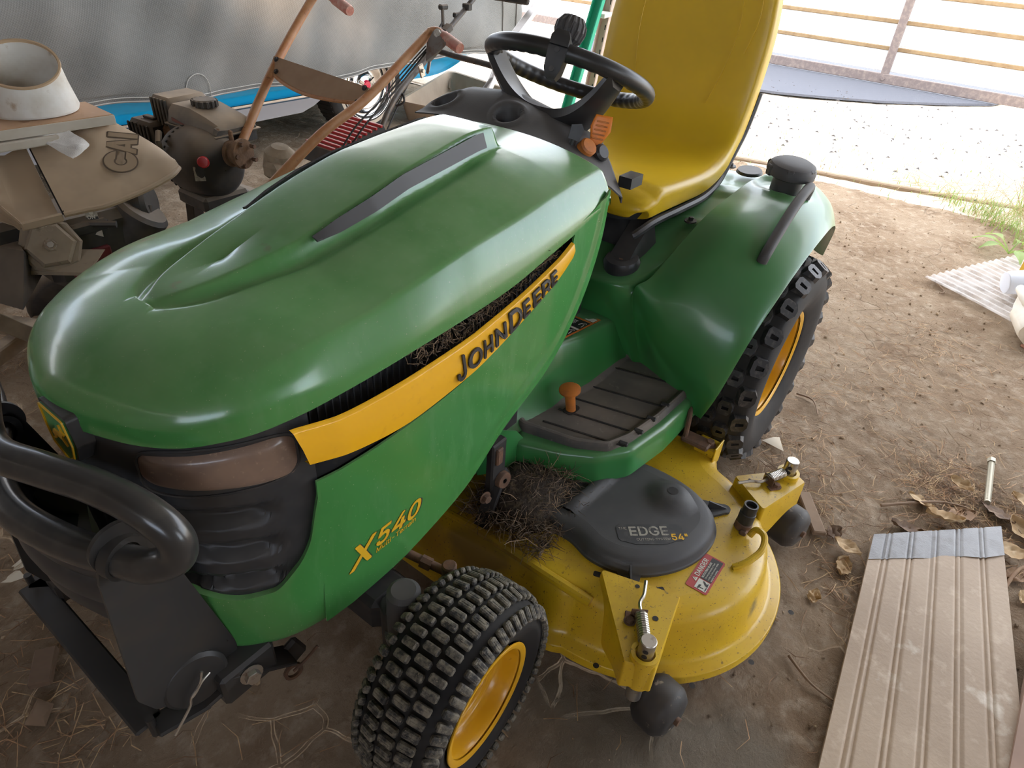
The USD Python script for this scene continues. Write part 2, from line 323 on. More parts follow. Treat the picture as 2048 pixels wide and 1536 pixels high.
# flat blue-grey strip: the gate's shadow put into a ground colour
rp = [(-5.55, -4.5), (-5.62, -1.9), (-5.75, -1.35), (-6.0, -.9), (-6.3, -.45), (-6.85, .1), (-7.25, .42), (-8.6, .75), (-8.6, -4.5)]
solo('gate_shade_strip', ext(Polygon(rp).buffer(.05).segmentize(.1), .022, (0, 0, .0)), GATE_SHADE, kind='structure', loc=(0, 0, 0))
WALLM = pmat('weathered_wall_boards', (.20, .15, .11), .85, mixes=[(3, (.28, .22, .17), .4, .7, 8, (1, 1, .08))])
STEELW = pmat('galvanised_roof', (.34, .34, .34), .5, .6)
PURL = pmat('rough_timber', (.27, .19, .12), .85, mixes=[(6, (.36, .27, .18), .4, .7, 8)])
def boards(parent, p0, p1, z0, z1, w, mat, gap=.006, th=.022):
    """upright wall boards, each a mesh of its own"""
    p0, p1 = A(*p0), A(*p1); n = int(np.linalg.norm(p1 - p0) / w); u = unit(np.append(p1 - p0, 0)); q = A(-u[1], u[0], 0)
    for i in range(n):
        c = np.append(p0, 0) + u * (i + .5) * w + A(0, 0, (z0 + z1) / 2)
        part(parent, 'board', box(c + q * (.002 * (i % 3)), (w - gap, th, z1 - z0), .002, np.stack([u, q, A(0, 0, 1)], 1)), mat)
wl = thing('wall_left', None, None, (0, -5.0, 0), kind='structure'); boards(wl, (5.0, -5.0), (-3.6, -5.0), 0, 2.12, .30, WALLM)
wf = thing('wall_front', None, None, (4.6, 0, 0), kind='structure'); boards(wf, (4.6, 1.5), (4.6, -5.0), 0, 2.5, .30, WALLM); boards(wf, (4.6, 4.2), (4.6, 1.5), 0, 1.65, .30, WALLM)  # unseen wall; low stretch leaves an added opening that lets fill onto the seat
wr = thing('wall_right', None, None, (1.6, 4.2, 0), kind='structure'); boards(wr, (1.0, 4.2), (4.6, 4.2), 0, 3.02, .30, WALLM); boards(wr, (-1.4, 4.2), (-.2, 4.2), 0, 3.02, .30, WALLM); boards(wr, (-.2, 4.2), (1.0, 4.2), 0, .80, .30, WALLM); boards(wr, (-.2, 4.2), (1.0, 4.2), 2.1, 3.02, .30, WALLM)
part(wr, 'window_frame', cat(bar((-.2, 4.2, .82), (1.0, 4.2, .82), .06, .05), bar((-.2, 4.2, 2.08), (1.0, 4.2, 2.08), .06, .05), bar((-.2, 4.2, .8), (-.2, 4.2, 2.1), .06, .05, up=(1, 0, 0)), bar((1.0, 4.2, .8), (1.0, 4.2, 2.1), .06, .05, up=(1, 0, 0))), PURL)
# roof: pitched sheet out of view, its rear eave slanted to lay the shadow line; a slot of sky stays open under it along the left wall
rx = np.linspace(0, 1, 60); ry = np.linspace(-5.15, 4.6, 160)
eave = lambda y: -2.15 - .16 * (y - 0)
G = np.array([[(eave(y) + (5.0 - eave(y)) * u, y, 2.62 + .10 * (y + 5.4) / 2 * (1 if y < 0 else 1) * .5 + .012 * math.cos(y * 2 * PI / .076 * .25)) for y in ry] for u in np.linspace(0, 1, 12)])
solo('ceiling', sheet(G, .01), STEELW, kind='structure', loc=(0, 0, 2.6))
for i, x in enumerate((-2.0, -.4, 1.2, 2.8, 4.4)):
    solo('trim_%d' % (i + 1), bar((x, -5.2, 2.55), (x, 4.5, 2.79), .05, .14, .004), PURL, kind='structure')
for i, (x, y) in enumerate(((-1.9, 4.2), (1.0, 4.26))):
    solo('post', box((x, y, 1.3), (.12, .12, 2.66), .006), PURL, ('square timber post at the rear corner of the shed roof', 'square timber post halfway along the shed side')[i], 'post')

# ---- gate across the drive and the boarded front behind it
g = thing('drive_gate', 'steel framed gate of wide white boards across the drive beyond the shed', 'gate', (-7.30, -1.0, 0))
GX = -7.25; WHT = pmat('white_paint_boards', (.80, .79, .76), .7, mixes=[(5, (.70, .68, .62), .5, .7, 7, (1, .1, 1))]); GALV = pmat('weathered_gate_steel', (.20, .155, .14), .5, .3, mixes=[(25, (.30, .24, .20), .45, .7)]); TIMB = pmat('brown_gate_batten', (.30, .20, .10), .85, mixes=[(14, (.22, .14, .07), .4, .7)])
sl = .06
gxp = lambda y: GX + sl * y
def grail(z, y0, y1, w, h, dx, m, nm): return part(g, nm, bar((gxp(y0) + dx, y0, z), (gxp(y1) + dx, y1, z), w, h, .006), m)
grail(.085, -6.2, 2.6, .05, .10, .03, GALV, 'bottom_rail')
grail(1.95, -6.2, 2.6, .05, .08, .03, GALV, 'top_rail')
for y in (-6.2, -4.6, -2.7, -.66, 1.4, 2.6): part(g, 'stile', bar((gxp(y) + .03, y, .05), (gxp(y) + .03, y, 1.98), .085, .045, .006, up=(1, 0, 0)), GALV)
for k in range(7):
    z0 = .135 + k * .262
    grail(z0 + .122, -6.15, 2.55, .018, .212, -.03, WHT, 'gate_board')
    if k < 7: grail(z0 + .245, -6.15, 2.55, .030, .040 if k != 3 else .05, -.024, TIMB, 'batten')
part(g, 'bolt_head', bolt((gxp(-.66) + .055, -.66, .085), (1, 0, 0), .02, .012), GALV)
sl2 = thing('door_sill', 'low weathered timber sill half buried across the shed opening', 'sill', (-3.2, 0, 0))
part(sl2, 'sill_timber', bar((-2.92, -1.6, -.014), (-3.62, 1.35, -.020), .05, .05, .008), PURL)
# ================================================================ the garden tractor
T = thing('garden_tractor', 'green and yellow lawn tractor with black brush guard parked on the dirt floor', 'tractor', (0, 0, 0))

# ---- hood: plan outline of its lower lip, left side from the dash to the nose, then mirrored
LIP = A((.600, .272, .875), (.70, .277, .858), (.80, .279, .838), (.953, .277, .805), (1.198, .272, .785), (1.33, .266, .777), (1.393, .256, .772), (1.44, .243, .769), (1.48, .222, .767), (1.517, .192, .765),
        (1.548, .148, .765), (1.570, .095, .765), (1.584, .047, .765), (1.589, 0, .765))
LIP = np.vstack([LIP, (LIP * [1, -1, 1])[::-1][1:]])
lip = cr(LIP, 7)
def outline(s):                      # s in [0, 1] along the lip
    k = np.clip(np.asarray(s, float), 0, 1) * (len(lip) - 1)
    return np.stack([itp(k, np.arange(len(lip)), lip[:, c]) for c in range(3)], -1)
def s_of_x(x): return float(itp(x, lip[:len(lip) // 2 + 1, 0], np.linspace(0, .5, len(lip) // 2 + 1)))
ZX, ZZ = (.60, .72, .80, 1.0, 1.2, 1.3, 1.42), (.964, .966, .964, .943, .900, .874, .858)
def panel_dz(x, y):
    h = sitp(x, (.60, .715, .735, .77, 1.08, 1.2, 1.3, 1.38, 1.42), (0, 0, .038, .040, .032, .024, .014, .007, 0))
    w = sitp(x, (.60, .77, .95, 1.08, 1.2, 1.3, 1.38, 1.43), (.066, .066, .080, .085, .078, .060, .036, .0))
    a = np.abs(y)
    up = 1 - sst(w - .004, w + .014, a)
    groove = np.exp(-((a - w - .020) / .012) ** 2) * sitp(x, (.75, .85, 1.2, 1.35, 1.42, 1.45), (0, .004, .008, .009, .005, 0))
    return np.where(x < 1.43, h * up - groove, 0.0)
def hood_pt(s, r):
    P = outline(s); x, y, zl = P[..., 0], P[..., 1], P[..., 2]
    xs = np.where(x > 1.22, 1.22 + (x - 1.22) * .22, x)
    n = itp(x, (1.2, 1.5), (3.2, 2.25))
    X, Y = xs + (x - xs) * r, y * r
    z0 = itp(X, ZX, ZZ) + 0 * r
    z0 = np.where(x > 1.22, itp(xs, ZX, ZZ), z0)
    g0 = (1 - np.abs(r) ** n) ** (1 / n)
    a = 1 - .34 * (np.abs(r) / .885) ** 2.3; b = .66 * (np.maximum(1 - np.abs(r), 0) / .115) ** .75; k = .05
    h = np.clip(.5 + .5 * (b - a) / k, 0, 1); g1 = b * (1 - h) + a * h - k * h * (1 - h); g1 = np.where(np.abs(r) > .9999, 0, g1)
    m = sst(1.46, 1.28, x); Z = zl + (z0 - zl) * (g0 * (1 - m) + g1 * m)
    return np.stack([X, Y, Z + panel_dz(X, Y) * (np.abs(r) < .97)], -1)
S = np.unique(np.concatenate([np.linspace(0, 1, 190), np.linspace(s_of_x(.60), s_of_x(.76), 30), 1 - np.linspace(s_of_x(.60), s_of_x(.76), 30)]))
Rr = np.concatenate([np.linspace(0, .12, 6)[:-1], np.linspace(.12, .46, 56), np.linspace(.46, .8, 12)[1:], np.linspace(.8, .95, 18)[1:], np.linspace(.95, 1, 10)[1:]])
SS, RR = np.meshgrid(S, Rr, indexing='ij')
hoodg = hood_pt(SS, RR)
lipfold = hoodg[:, -1:, :] * [1, 1, 1] + np.stack([0 * S, 0 * S, -.008 + 0 * S], -1)[:, None]
inn = outline(S) * [.985, .93, 1] + [0, 0, -.012]
hood = part(T, 'hood', sheet(np.concatenate([hoodg, lipfold, inn[:, None]], 1), flip=True), GREEN, smooth=50)
# the band behind the raised panel turns down to the dash
yy = np.linspace(-.27, .27, 40)
zr = np.array([hood_pt(s_of_x(.601), abs(y) / .272)[2] for y in yy])
part(T, 'hood_rear_flange', sheet([np.stack([.602 + 0 * yy, yy, zr], 1), np.stack([.592 + 0 * yy, yy, zr - .003], 1), np.stack([.588 + 0 * yy, yy, zr - .02], 1)]), GREEN)

def louver(sgn):
    xs = np.linspace(.775, 1.195, 60)
    w = itp(xs, (.77, 1.08, 1.2), (.066, .086, .078))
    g = []
    for k, (o, up) in enumerate(((.003, .90), (.008, .58), (.0135, .24))):
        Y = (w + o) * sgn; z = itp(xs, ZX, ZZ) - .004 + itp(xs, (.77, 1.08, 1.2), (.040, .032, .024)) * up
        z = z + itp(xs, (.775, .79, 1.15, 1.195), ((-.0, 0, 0, -.006 * (1 - k)))) + .003
        g.append(np.stack([xs, Y + .003 * sgn, z], 1))
    l = part(T, 'hood_vent', sheet(np.array(g).transpose(1, 0, 2), .004, flip=sgn > 0), VENT, label='black perforated vent strip')
    holes = []
    for i, x in enumerate(np.arange(.785, 1.185, .0085)):
        for j in range(3):
            u = (j + .5 * (i % 2) + .3) / 3.4
            p = A(*[itp(x, xs, np.array(g)[:, :, c].T @ [max(0, 1 - 2 * u), 1 - abs(1 - 2 * u), max(0, 2 * u - 1)]) for c in range(3)])
            holes.append(lathe([(1e-5, 0), (.0031, 0)], p + unit(A(0, .75 * sgn, .55)) * .0012, A(0, .75 * sgn, .55), 6))
    part(l, 'perforation', cat(holes), DARK, kind='stuff')
louver(1); louver(-1)

# ---- side panels: ruled between the slot above and the bottom edge
TOPL = A((.602, .900), (.655, .876), (.725, .852), (.742, .800), (.80, .768), (.936, .703), (1.074, .662), (1.24, .643), (1.33, .640), (1.372, .640))
BOTL = A((.600, .892), (.612, .80), (.655, .70), (.72, .615), (.80, .55), (.927, .475), (1.04, .385), (1.20, .330), (1.33, .312), (1.385, .305))
def side_y(x, z): return itp(x, (.6, .8, 1.2, 1.33, 1.393), (.272, .280, .274, .268, .258)) + .004 * np.sin(PI * np.clip((.86 - z) / .5, 0, 1)) - .005 * sst(.62, .33, z) 
tt, bb = cr(TOPL, 6), cr(BOTL, 6)
def side(sgn):
    v = np.linspace(0, 1, 22)[None, :, None]
    xz = tt[:, None] * (1 - v) + bb[:, None] * v
    y = side_y(xz[..., 0], xz[..., 1])
    # pressed rib that follows the rear edge
    d = np.linalg.norm(xz - bb[:, None], axis=-1)
    y = y + .004 * np.exp(-((d - .035) / .012) ** 2) * sst(1.15, .85, xz[..., 0])
    G = np.stack([xz[..., 0], y * sgn, xz[..., 1]], -1)
    return part(T, 'side_panel', sheet(G, .004, flip=sgn < 0), GREEN, smooth=50)
sp = side(1); side(-1)
def slot(sgn):
    xs = np.linspace(.738, 1.385, 50)
    zt = np.array([outline(s_of_x(x))[2] for x in xs]) - .006
    zb = itp(xs, tt[12:, 0], tt[12:, 1]) - .004
    G = [np.stack([xs, (side_y(xs, zt) - dy) * sgn, zt * (1 - u) + zb * u], 1) for u, dy in ((0, .012), (.06, .036), (.5, .040), (.94, .034), (1, .010))]
    m = part(T, 'side_screen', sheet(G, flip=sgn > 0), MESHB, smooth=25)
    rod = []                                                    # fine ribs of the screen
    for i in range(0, 49):
        rod.append(bar(G[3][i], G[1][i], .0022, .003, 0, up=(0, 1, 0)))
    part(m, 'screen_rib', cat(rod), BLACK, kind='stuff')
slot(1); slot(-1)
# ---- yellow name band
BT = cr(A((.752, .836), (.80, .817), (.90, .787), (1.0, .765), (1.069, .754), (1.2, .745), (1.314, .744), (1.402, .757)), 8)
BB = cr(A((.750, .806), (.80, .777), (.90, .734), (1.0, .697), (1.069, .680), (1.2, .664), (1.30, .670), (1.384, .688)), 8)
def band_pt(u, v, o=0.0):           # u 0 rear .. 1 front, v 0 bottom .. 1 top
    k = np.asarray(u) * (len(BT) - 1); i = np.arange(len(BT))
    x = itp(k, i, BB[:, 0]) * (1 - v) + itp(k, i, BT[:, 0]) * v; z = itp(k, i, BB[:, 1]) * (1 - v) + itp(k, i, BT[:, 1]) * v
    return np.stack([x, side_y(x, z) + .012 + .004 * np.sin(PI * v) + o, z], -1)
LETTERS = [('J', 1.094, 1.072, .10, .80), ('O', 1.066, 1.031, .19, .73), ('H', 1.024, 1.001, .18, .74), ('N', .993, .963, .17, .76), ('D', .954, .921, .12, .90), ('E', .915, .896, .14, .84), ('E', .886, .864, .14, .85), ('R', .859, .835, .14, .86), ('E', .831, .814, .14, .87)]
def band(sgn):
    u = np.linspace(0, 1, 60)
    rows = [band_pt(u, v + 0 * u, o) for v, o in ((0, -.012), (0, 0), (.5, 0), (.93, 0), (.965, -.0008), (1.0, -.0045), (1.0, -.007))]
    G = np.array(rows) * [1, sgn, 1]
    b = part(T, 'name_band', sheet(G, flip=sgn > 0), BAND, smooth=30)
    m = []
    for ch, xa, xb, v0, v1 in LETTERS if sgn > 0 else ():
        t = meshkit.text_mesh(ch, .030, .0028, True); v = np.array(t.vertices)
        lo, hi = v.min(0), v.max(0); fx, fy = (v[:, 0] - lo[0]) / (hi[0] - lo[0]), (v[:, 1] - lo[1]) / (hi[1] - lo[1])
        ua, ub = (float(itp(-x, -BT[::-1, 0] if BT[0, 0] > BT[-1, 0] else -BT[::-1, 0], np.linspace(1, 0, len(BT)))) for x in (xa, xb))
        t.vertices = band_pt(np.clip(ua + (ub - ua) * fx + .010 * (fy - .5), 0, 1), v0 + (v1 - v0) * fy, v[:, 2] + .0008); m.append(t)
    if m: part(b, 'lettering', cat(m), LETTER, smooth=False, label='raised dark letters JOHN DEERE')
band(1); band(-1)

# ---- nose: black grille and green apron
def nose_pt(s, z, inset=0.0):
    P = outline(s); q = P - [1.25, 0, 0]
    f = 1 - inset / np.maximum(np.linalg.norm(q[..., :2], axis=-1), .05)
    bul = .006 * np.sin(PI * np.clip((.765 - z) / .4, 0, 1))
    k = (f + bul / .33)
    return np.stack([1.25 + q[..., 0] * k, P[..., 1] * k, z + 0 * P[..., 0]], -1)
s0 = s_of_x(1.366); sn = np.linspace(s0, 1 - s0, 220)
yn = np.abs(outline(sn)[:, 1])
zg = sitp(yn, (0, .10, .15, .168, .197, .215, .235, .25, .256, .2585, .262), (.47, .472, .470, .462, .447, .442, .443, .478, .52, .565, .63))
rows, top = [], .760
for v in np.concatenate([np.linspace(0, 1, 46)]):
    z = top + (zg - top) * v; ins = .010 + 0 * z
    for zs, half in ((.617, .020), (.548, .020), (.480, .016)):  # three recessed intake slots each side
        ins = ins + .022 * (1 - sst(half * .55, half, np.abs(z - (zs + (.205 - yn) * .12)))) * sst(.030, .06, yn) * sst(.252, .228, yn)
    rows.append(np.array([nose_pt(a, b, c) for a, b, c in zip(sn, z, ins)]))
grille = part(T, 'grille', sheet(np.array(rows)), BLACK, smooth=40)
rows = []
for v, i1 in ((0, .012), (.0, 0), (.12, -.002), (.35, 0), (.65, .004), (.88, .006), (1, .012), (1, .04)):
    z = (zg + .004) * (1 - v) + (.305 + .03 * sst(.12, .0, yn)) * v
    rows.append(np.array([nose_pt(a, b, i1) for a, b in zip(sn, z)]))
apron = part(T, 'nose_apron', sheet(np.array(rows)), GREEN, smooth=50)
part(apron, 'panel_seam', cat([tube([nose_pt(s, z, -.003) for s, z in ((a, .475 if False else .452), (a - .004, .40), (a - .012, .345))], .0016, 5) for a in (s_of_x(1.535), )]), DARK)
def surf_patch(sa, sb, za, zb, off, n=24, m=10, rnd=.25):
    """rounded rectangle bulging out of the nose between two stations and two heights"""
    G = []
    for v in np.linspace(0, 1, m):
        row = []
        for u in np.linspace(0, 1, n):
            uu, vv = 2 * u - 1, 2 * v - 1
            # superellipse mapping keeps the corners round
            q = (abs(uu) ** 4 + abs(vv) ** 4) ** .25; mx = max(abs(uu), abs(vv)); k = mx / q if q > 0 else 1
            k = 1 - rnd + rnd * k
            su, sv = (uu * k + 1) / 2, (vv * k + 1) / 2
            s = sa + (sb - sa) * su; z0 = itp(su, (0, 1), za); z1 = itp(su, (0, 1), zb)
            row.append(nose_pt(s, z0 + (z1 - z0) * sv, -off * (1 - mx ** 6) + .010))
        G.append(row)
    return sheet(np.array(G))
sA, sB = s_of_x(1.388), s_of_x(1.5555)
for a, b, zz in ((sA, sB, 0), (1 - sA, 1 - sB, 1)):
    hl = part(grille, 'headlight', surf_patch(a, b, (.662, .684), (.741, .734), .010, 40, 14, .6), LENS, smooth=60)
    part(hl, 'headlight_rim', tube([nose_pt(a + (b - a) * (.5 + .5 * np.sign(math.cos(t)) * abs(math.cos(t)) ** .45), .7045 + .040 * np.sign(math.sin(t)) * abs(math.sin(t)) ** .45, .009) for t in np.linspace(0, 2 * PI, 48, endpoint=False)], .0025, 6, closed=True), DARK)
# shield emblem on the nose
em = A(1.594, .030, .738)
sh = Polygon([(-.030, .036), (.030, .036), (.034, .0), (.022, -.026), (0, -.040), (-.030, -.026), (-.034, 0)]).buffer(.004)
part(grille, 'emblem_block', cat(ext(sh.buffer(.005), .028, em - A(.030, 0, 0), (0, 1, 0), (0, 0, 1))), BLACK)
eb = part(grille, 'emblem', cat(ext(sh, .003, em - A(.003, 0, 0), (0, 1, 0), (0, 0, 1))), GREEND, label='small green shield emblem with a yellow leaping deer')
deer = [(-.020, -.004), (-.012, .006), (.006, .008), (.013, .015), (.011, .024), (.015, .024), (.017, .016), (.024, .013), (.022, .010), (.015, .008), (.012, .0), (.020, -.008), (.018, -.010), (.008, -.003), (-.006, -.002), (-.014, -.012), (-.024, -.016), (-.024, -.014), (-.016, -.008)]
part(eb, 'emblem_mark', cat(ext(Polygon(deer), .002, em, (0, 1, 0), (0, 0, 1)), ext(sh.difference(sh.buffer(-.003)), .002, em, (0, 1, 0), (0, 0, 1))), YPRINT, smooth=False)
# model print on the side panel
def on_side(t, x0, z0, ang, off=.0008):
    v = np.array(t.vertices); c, s = math.cos(ang), math.sin(ang)
    x = x0 - (v[:, 0] * c - v[:, 1] * s); z = z0 + v[:, 0] * s + v[:, 1] * c
    t.vertices = np.stack([x, side_y(x, z) + off + v[:, 2], z], 1); return t
def shear(t, k): v = np.array(t.vertices); v[:, 0] += v[:, 1] * k; t.vertices = v; return t
ang = math.radians(5)
for dx, hh in ((0.0, 1.0),):
    t1 = shear(meshkit.text_mesh('540', .037, .0008, True), .35); v = np.array(t1.vertices); v[:, 0] *= 1.12; t1.vertices = v
    tx = shear(meshkit.text_mesh('X', .053, .0008, True), .35)
    tb = [Polygon(q) for q in ()]
    sh1 = shear(meshkit.text_mesh('540', .0375, .0004, True), .35); v = np.array(sh1.vertices); v[:, 0] = v[:, 0] * 1.12 + .0022; v[:, 1] -= .002; sh1.vertices = v
    sh2 = shear(meshkit.text_mesh('X', .0535, .0004, True), .35); v = np.array(sh2.vertices); v[:, 0] += .0022; v[:, 1] -= .002; sh2.vertices = v
    t2 = shear(meshkit.text_mesh('Multi-Terrain', .0112, .0006), .25)
    part(sp, 'model_print_shadow', cat(on_side(sh1, 1.281, .413, ang, .0005), on_side(sh2, 1.336, .394, ang, .0005)), DECALB, smooth=False)
    part(sp, 'model_print', cat(on_side(t1, 1.281, .413, ang, .0009), on_side(tx, 1.336, .394, ang, .0009), on_side(t2, 1.276, .398, ang, .0009)), YPRINT, smooth=False, label='yellow lettering X540 Multi-Terrain')

# dry clippings caught behind the name band
rng = np.random.default_rng(5)
def tuft(n, P, dirs, ln, r, rg):
    out = []
    for i in range(n):
        p = P(rg); d = unit(dirs(rg)); l = ln * rg.uniform(.4, 1.2); b = unit(rg.normal(size=3)) * l * .25
        out.append(tube([p, p + d * l * .5 + b, p + d * l + b * .4], [r, r * .9, r * .4], 3, caps=False))
    return cat(out)
def slotp(g):
    x = g.uniform(.76, 1.16); v = g.uniform(.95, 1.12)
    z = itp(x, BT[:, 0], BT[:, 1]) + g.uniform(-.012, .018); return A(x, side_y(x, z) - g.uniform(.008, .03), z)
part(T, 'grass_clippings', cat(tuft(300, slotp, lambda g: g.normal(size=3) + [0, .3, .5], .020, .0008, rng)), HAYM, kind='stuff', label='dry clippings caught in the side screen')
part(T, 'grass_clippings', cat(tuft(260, slotp, lambda g: g.normal(size=3), .016, .0012, rng)), HAYD, kind='stuff', label='dark clippings caught in the side screen')

# ---- dash cowl, steering
CY, CZ = (-.345, -.30, -.225, -.10, .02, .11, .19, .235, .262), (.920, .958, .990, 1.002, .978, .945, .896, .862, .83)
def cowl(x, y):
    ridge = itp(y, CY, CZ); fr = itp(y, (-.30, -.2, 0, .1, .2, .27), (.945, .958, .958, .950, .930, .895)) - .006
    f = sst(.592, .47, x); return np.where(x > .47, fr + (ridge - fr) * f ** .8, ridge - .8 * np.maximum(.45 - x, 0) ** 1.3)
gu, gy = np.meshgrid(np.linspace(0, 1, 60), np.linspace(-.285, .250, 110), indexing='ij')
xr = itp(gy, (-.29, -.2, -.08, .08, .15, .262), (.47, .42, .33, .33, .43, .515)); gx = .592 - gu * (.592 - xr)
gz = cowl(gx, gy); WELL = ((.535, -.048), (.530, -.243))
for wx, wy in WELL:                                          # two round wells in the cowl top
    d = np.hypot((gx - wx) / .95, gy - wy); gz = gz - .045 * (1 - sst(.024, .031, d)) + .004 * np.exp(-((d - .038) / .008) ** 2)
G = np.stack([gx, gy, gz], -1)
cw = part(T, 'dash_cowl', sheet(np.concatenate([G, G[-1:] - np.stack([0 * gy[-1:], 0 * gy[-1:], .10 * sst(.23, .12, np.abs(gy[-1:])) + .012], -1)], 0), .003), DGREY, smooth=40)
for wx, wy in WELL: part(cw, 'well_floor', cyl((wx, wy, float(cowl(np.array(wx), wy)) - .050), (wx, wy, float(cowl(np.array(wx), wy)) - .044), .030, 24), DARK)
part(T, 'pedestal', cat(loft([[(.40, -.12, .35), (.62, -.14, .35), (.62, .14, .35), (.40, .12, .35)], [(.40, -.14, .70), (.60, -.18, .70), (.60, .18, .70), (.40, .14, .70)], [(.40, -.15, .86), (.585, -.25, .86), (.585, .225, .86), (.40, .14, .86)]])), DARK)
SC, SR, SA = A(.372, 0.0, 1.051), .187, math.radians(23.5)
sX, sY = A(math.cos(SA), 0, math.sin(SA)), A(0, 1, 0); sN = np.cross(sX, sY)
if sN[2] < 0: sN = -sN
sp3 = lambda a, b, c=0: SC + sX * a + sY * b + sN * c
t = np.linspace(0, 2 * PI, 240, endpoint=False)
ringP = SC + SR * (np.cos(t)[:, None] * sX + np.sin(t)[:, None] * sY)
# finger grooves on the inner underside of the rim
V = []
for i, a in enumerate(t):
    e = math.cos(a) * sX + math.sin(a) * sY; q = np.arange(16) * 2 * PI / 16
    rr = .0185 - .0022 * (1 + math.cos(a * 44)) / 2 * np.clip(-np.cos(q - .6), 0, 1)
    V.append(ringP[i] + rr[:, None] * (np.cos(q)[:, None] * e + np.sin(q)[:, None] * sN))
wheel = part(T, 'steering_wheel', loft(V, caps=False, ring=True), WHLB, smooth=60)
# dished two-spoke web below the rim: wide U from rim to hub
web = []
for a in np.linspace(-1, 1, 31):
    y = a * .168; d = -.108 * (1 - abs(a) ** 2.4) - .004
    w = .036 + .036 * (1 - abs(a)); xx = .075 * (abs(a) ** 1.6)
    web.append([sp3(xx + w, y, d + .016), sp3(xx + w, y, d - .004), sp3(xx + .3 * w, y, d - .024), sp3(xx - .6 * w, y, d - .024), sp3(xx - w, y, d - .004), sp3(xx - w, y, d + .016), sp3(xx, y, d + .020)])
part(wheel, 'spoke_web', loft(web), WHLB, smooth=30)
part(wheel, 'hub', cat(lathe([(1e-5, -.165), (.045, -.165), (.062, -.150), (.070, -.128), (.062, -.104), (1e-5, -.100)], SC, sN, 32)), BLACK)
part(T, 'steering_column', cat(cyl(SC - sN * .22, SC - sN * .10, .036, 24, .004), cyl(SC - sN * .24, SC - sN * .18, .055, 24, .006)), BLACK)
ka = math.radians(22); kp = SC + SR * (math.cos(ka) * sX + math.sin(ka) * sY); ke = math.cos(ka) * sX + math.sin(ka) * sY; kt = np.cross(sN, ke)
Rk = np.stack([kt, ke, sN], 1)
kn = part(wheel, 'spinner_clamp', cat(hull(np.vstack([kp + kt * a * w + ke * b * d + sN * h for a in (-1, 1) for b in (-1, 1) for w, d, h in ((.010, .014, -.056), (.017, .021, -.040), (.0195, .024, -.005), (.0195, .024, .003))])),
    hull(np.vstack([kp + kt * a * w + ke * b * d + sN * h for a in (-1, 1) for b in (-1, 1) for w, d, h in ((.0195, .024, .006), (.0195, .024, .022), (.013, .018, .036))]))), BLACK)
part(kn, 'clamp_screw', cat([cyl(kp + ke * .0235 + sN * h, kp + ke * .0255 + sN * h, .0055, 12) for h in (-.003, -.040)]), DGREY)
kp = kp - ke * .030 + kt * .004
prof = [(1e-5, .010), (.012, .010), (.016, .022), (.027, .030), (.0325, .046), (.0315, .060), (.022, .074), (1e-5, .079)]
kb = lathe(prof, kp, sN, 90); v = np.array(kb.vertices); ax = (v - kp) @ sN; rel = v - kp - ax[:, None] * sN
aa = np.arctan2(rel @ ke, rel @ kt); kb.vertices = kp + ax[:, None] * sN + rel * (1 + .05 * np.sign(np.cos(aa * 15)))[:, None] * 1.0
part(wheel, 'spinner_knob', kb, DGREY, smooth=20)
# throttle and choke levers on the cowl's left rear
lL, lN = unit(A(-.30, .10, .90)), A(.80, .60, .25); lN = unit(lN - lL * (lN @ lL)); lS = np.cross(lL, lN)
lq = lambda a, b, c: A(.462, .150, .966) + lS * a + lL * b + lN * c
lv = part(T, 'throttle_lever', cat(hull([lq(a, b, c) for a, b in ((-.010, -.030), (.010, -.030), (-.023, .004), (.023, .006), (-.020, .030), (.016, .036)) for c in (-.007, .005)] + [lq(a * .8, b * .9, .008) for a, b in ((-.010, -.028), (.010, -.028), (-.021, .004), (.021, .006), (-.018, .029), (.014, .034))]), cyl(lq(0, -.028, 0), lq(0, -.065, -.004), .008, 10)), ORANGE, label='orange ribbed throttle lever')
part(lv, 'lever_rib', cat([bar(lq(-.014, k, .0085), lq(.013, k + .004, .0085), .0035, .003, .001, up=lN) for k in (-.018, -.009, 0, .009, .018)]), ORANGED)
ck = lambda a, b, c: A(.515, .122, .967) + lS * a + lL * b + lN * c
part(T, 'choke_lever', cat(hull([ck(a, b, c) for a, b in ((-.012, -.016), (.012, -.016), (.015, .010), (.006, .020), (-.014, .012)) for c in (-.006, .005)]), cyl(ck(0, -.015, 0), ck(0, -.05, -.004), .007, 10)), BLACK)
part(T, 'lever_boss', cyl(A(.50, .135, .925), A(.505, .155, .945), .020, 20, .004), ORANGED)
part(T, 'lever_cap', cyl(A(.470, .150, .915), A(.475, .175, .930), .019, 20, .005), BLACK)
part(T, 'dash_knob', hull([A(.455, .238, .878) + A(a, b, c) for a in (-.030, .022) for b in (-.016, .016) for c in (-.013, .011)] + [A(.455, .238, .895)]), BLACK)

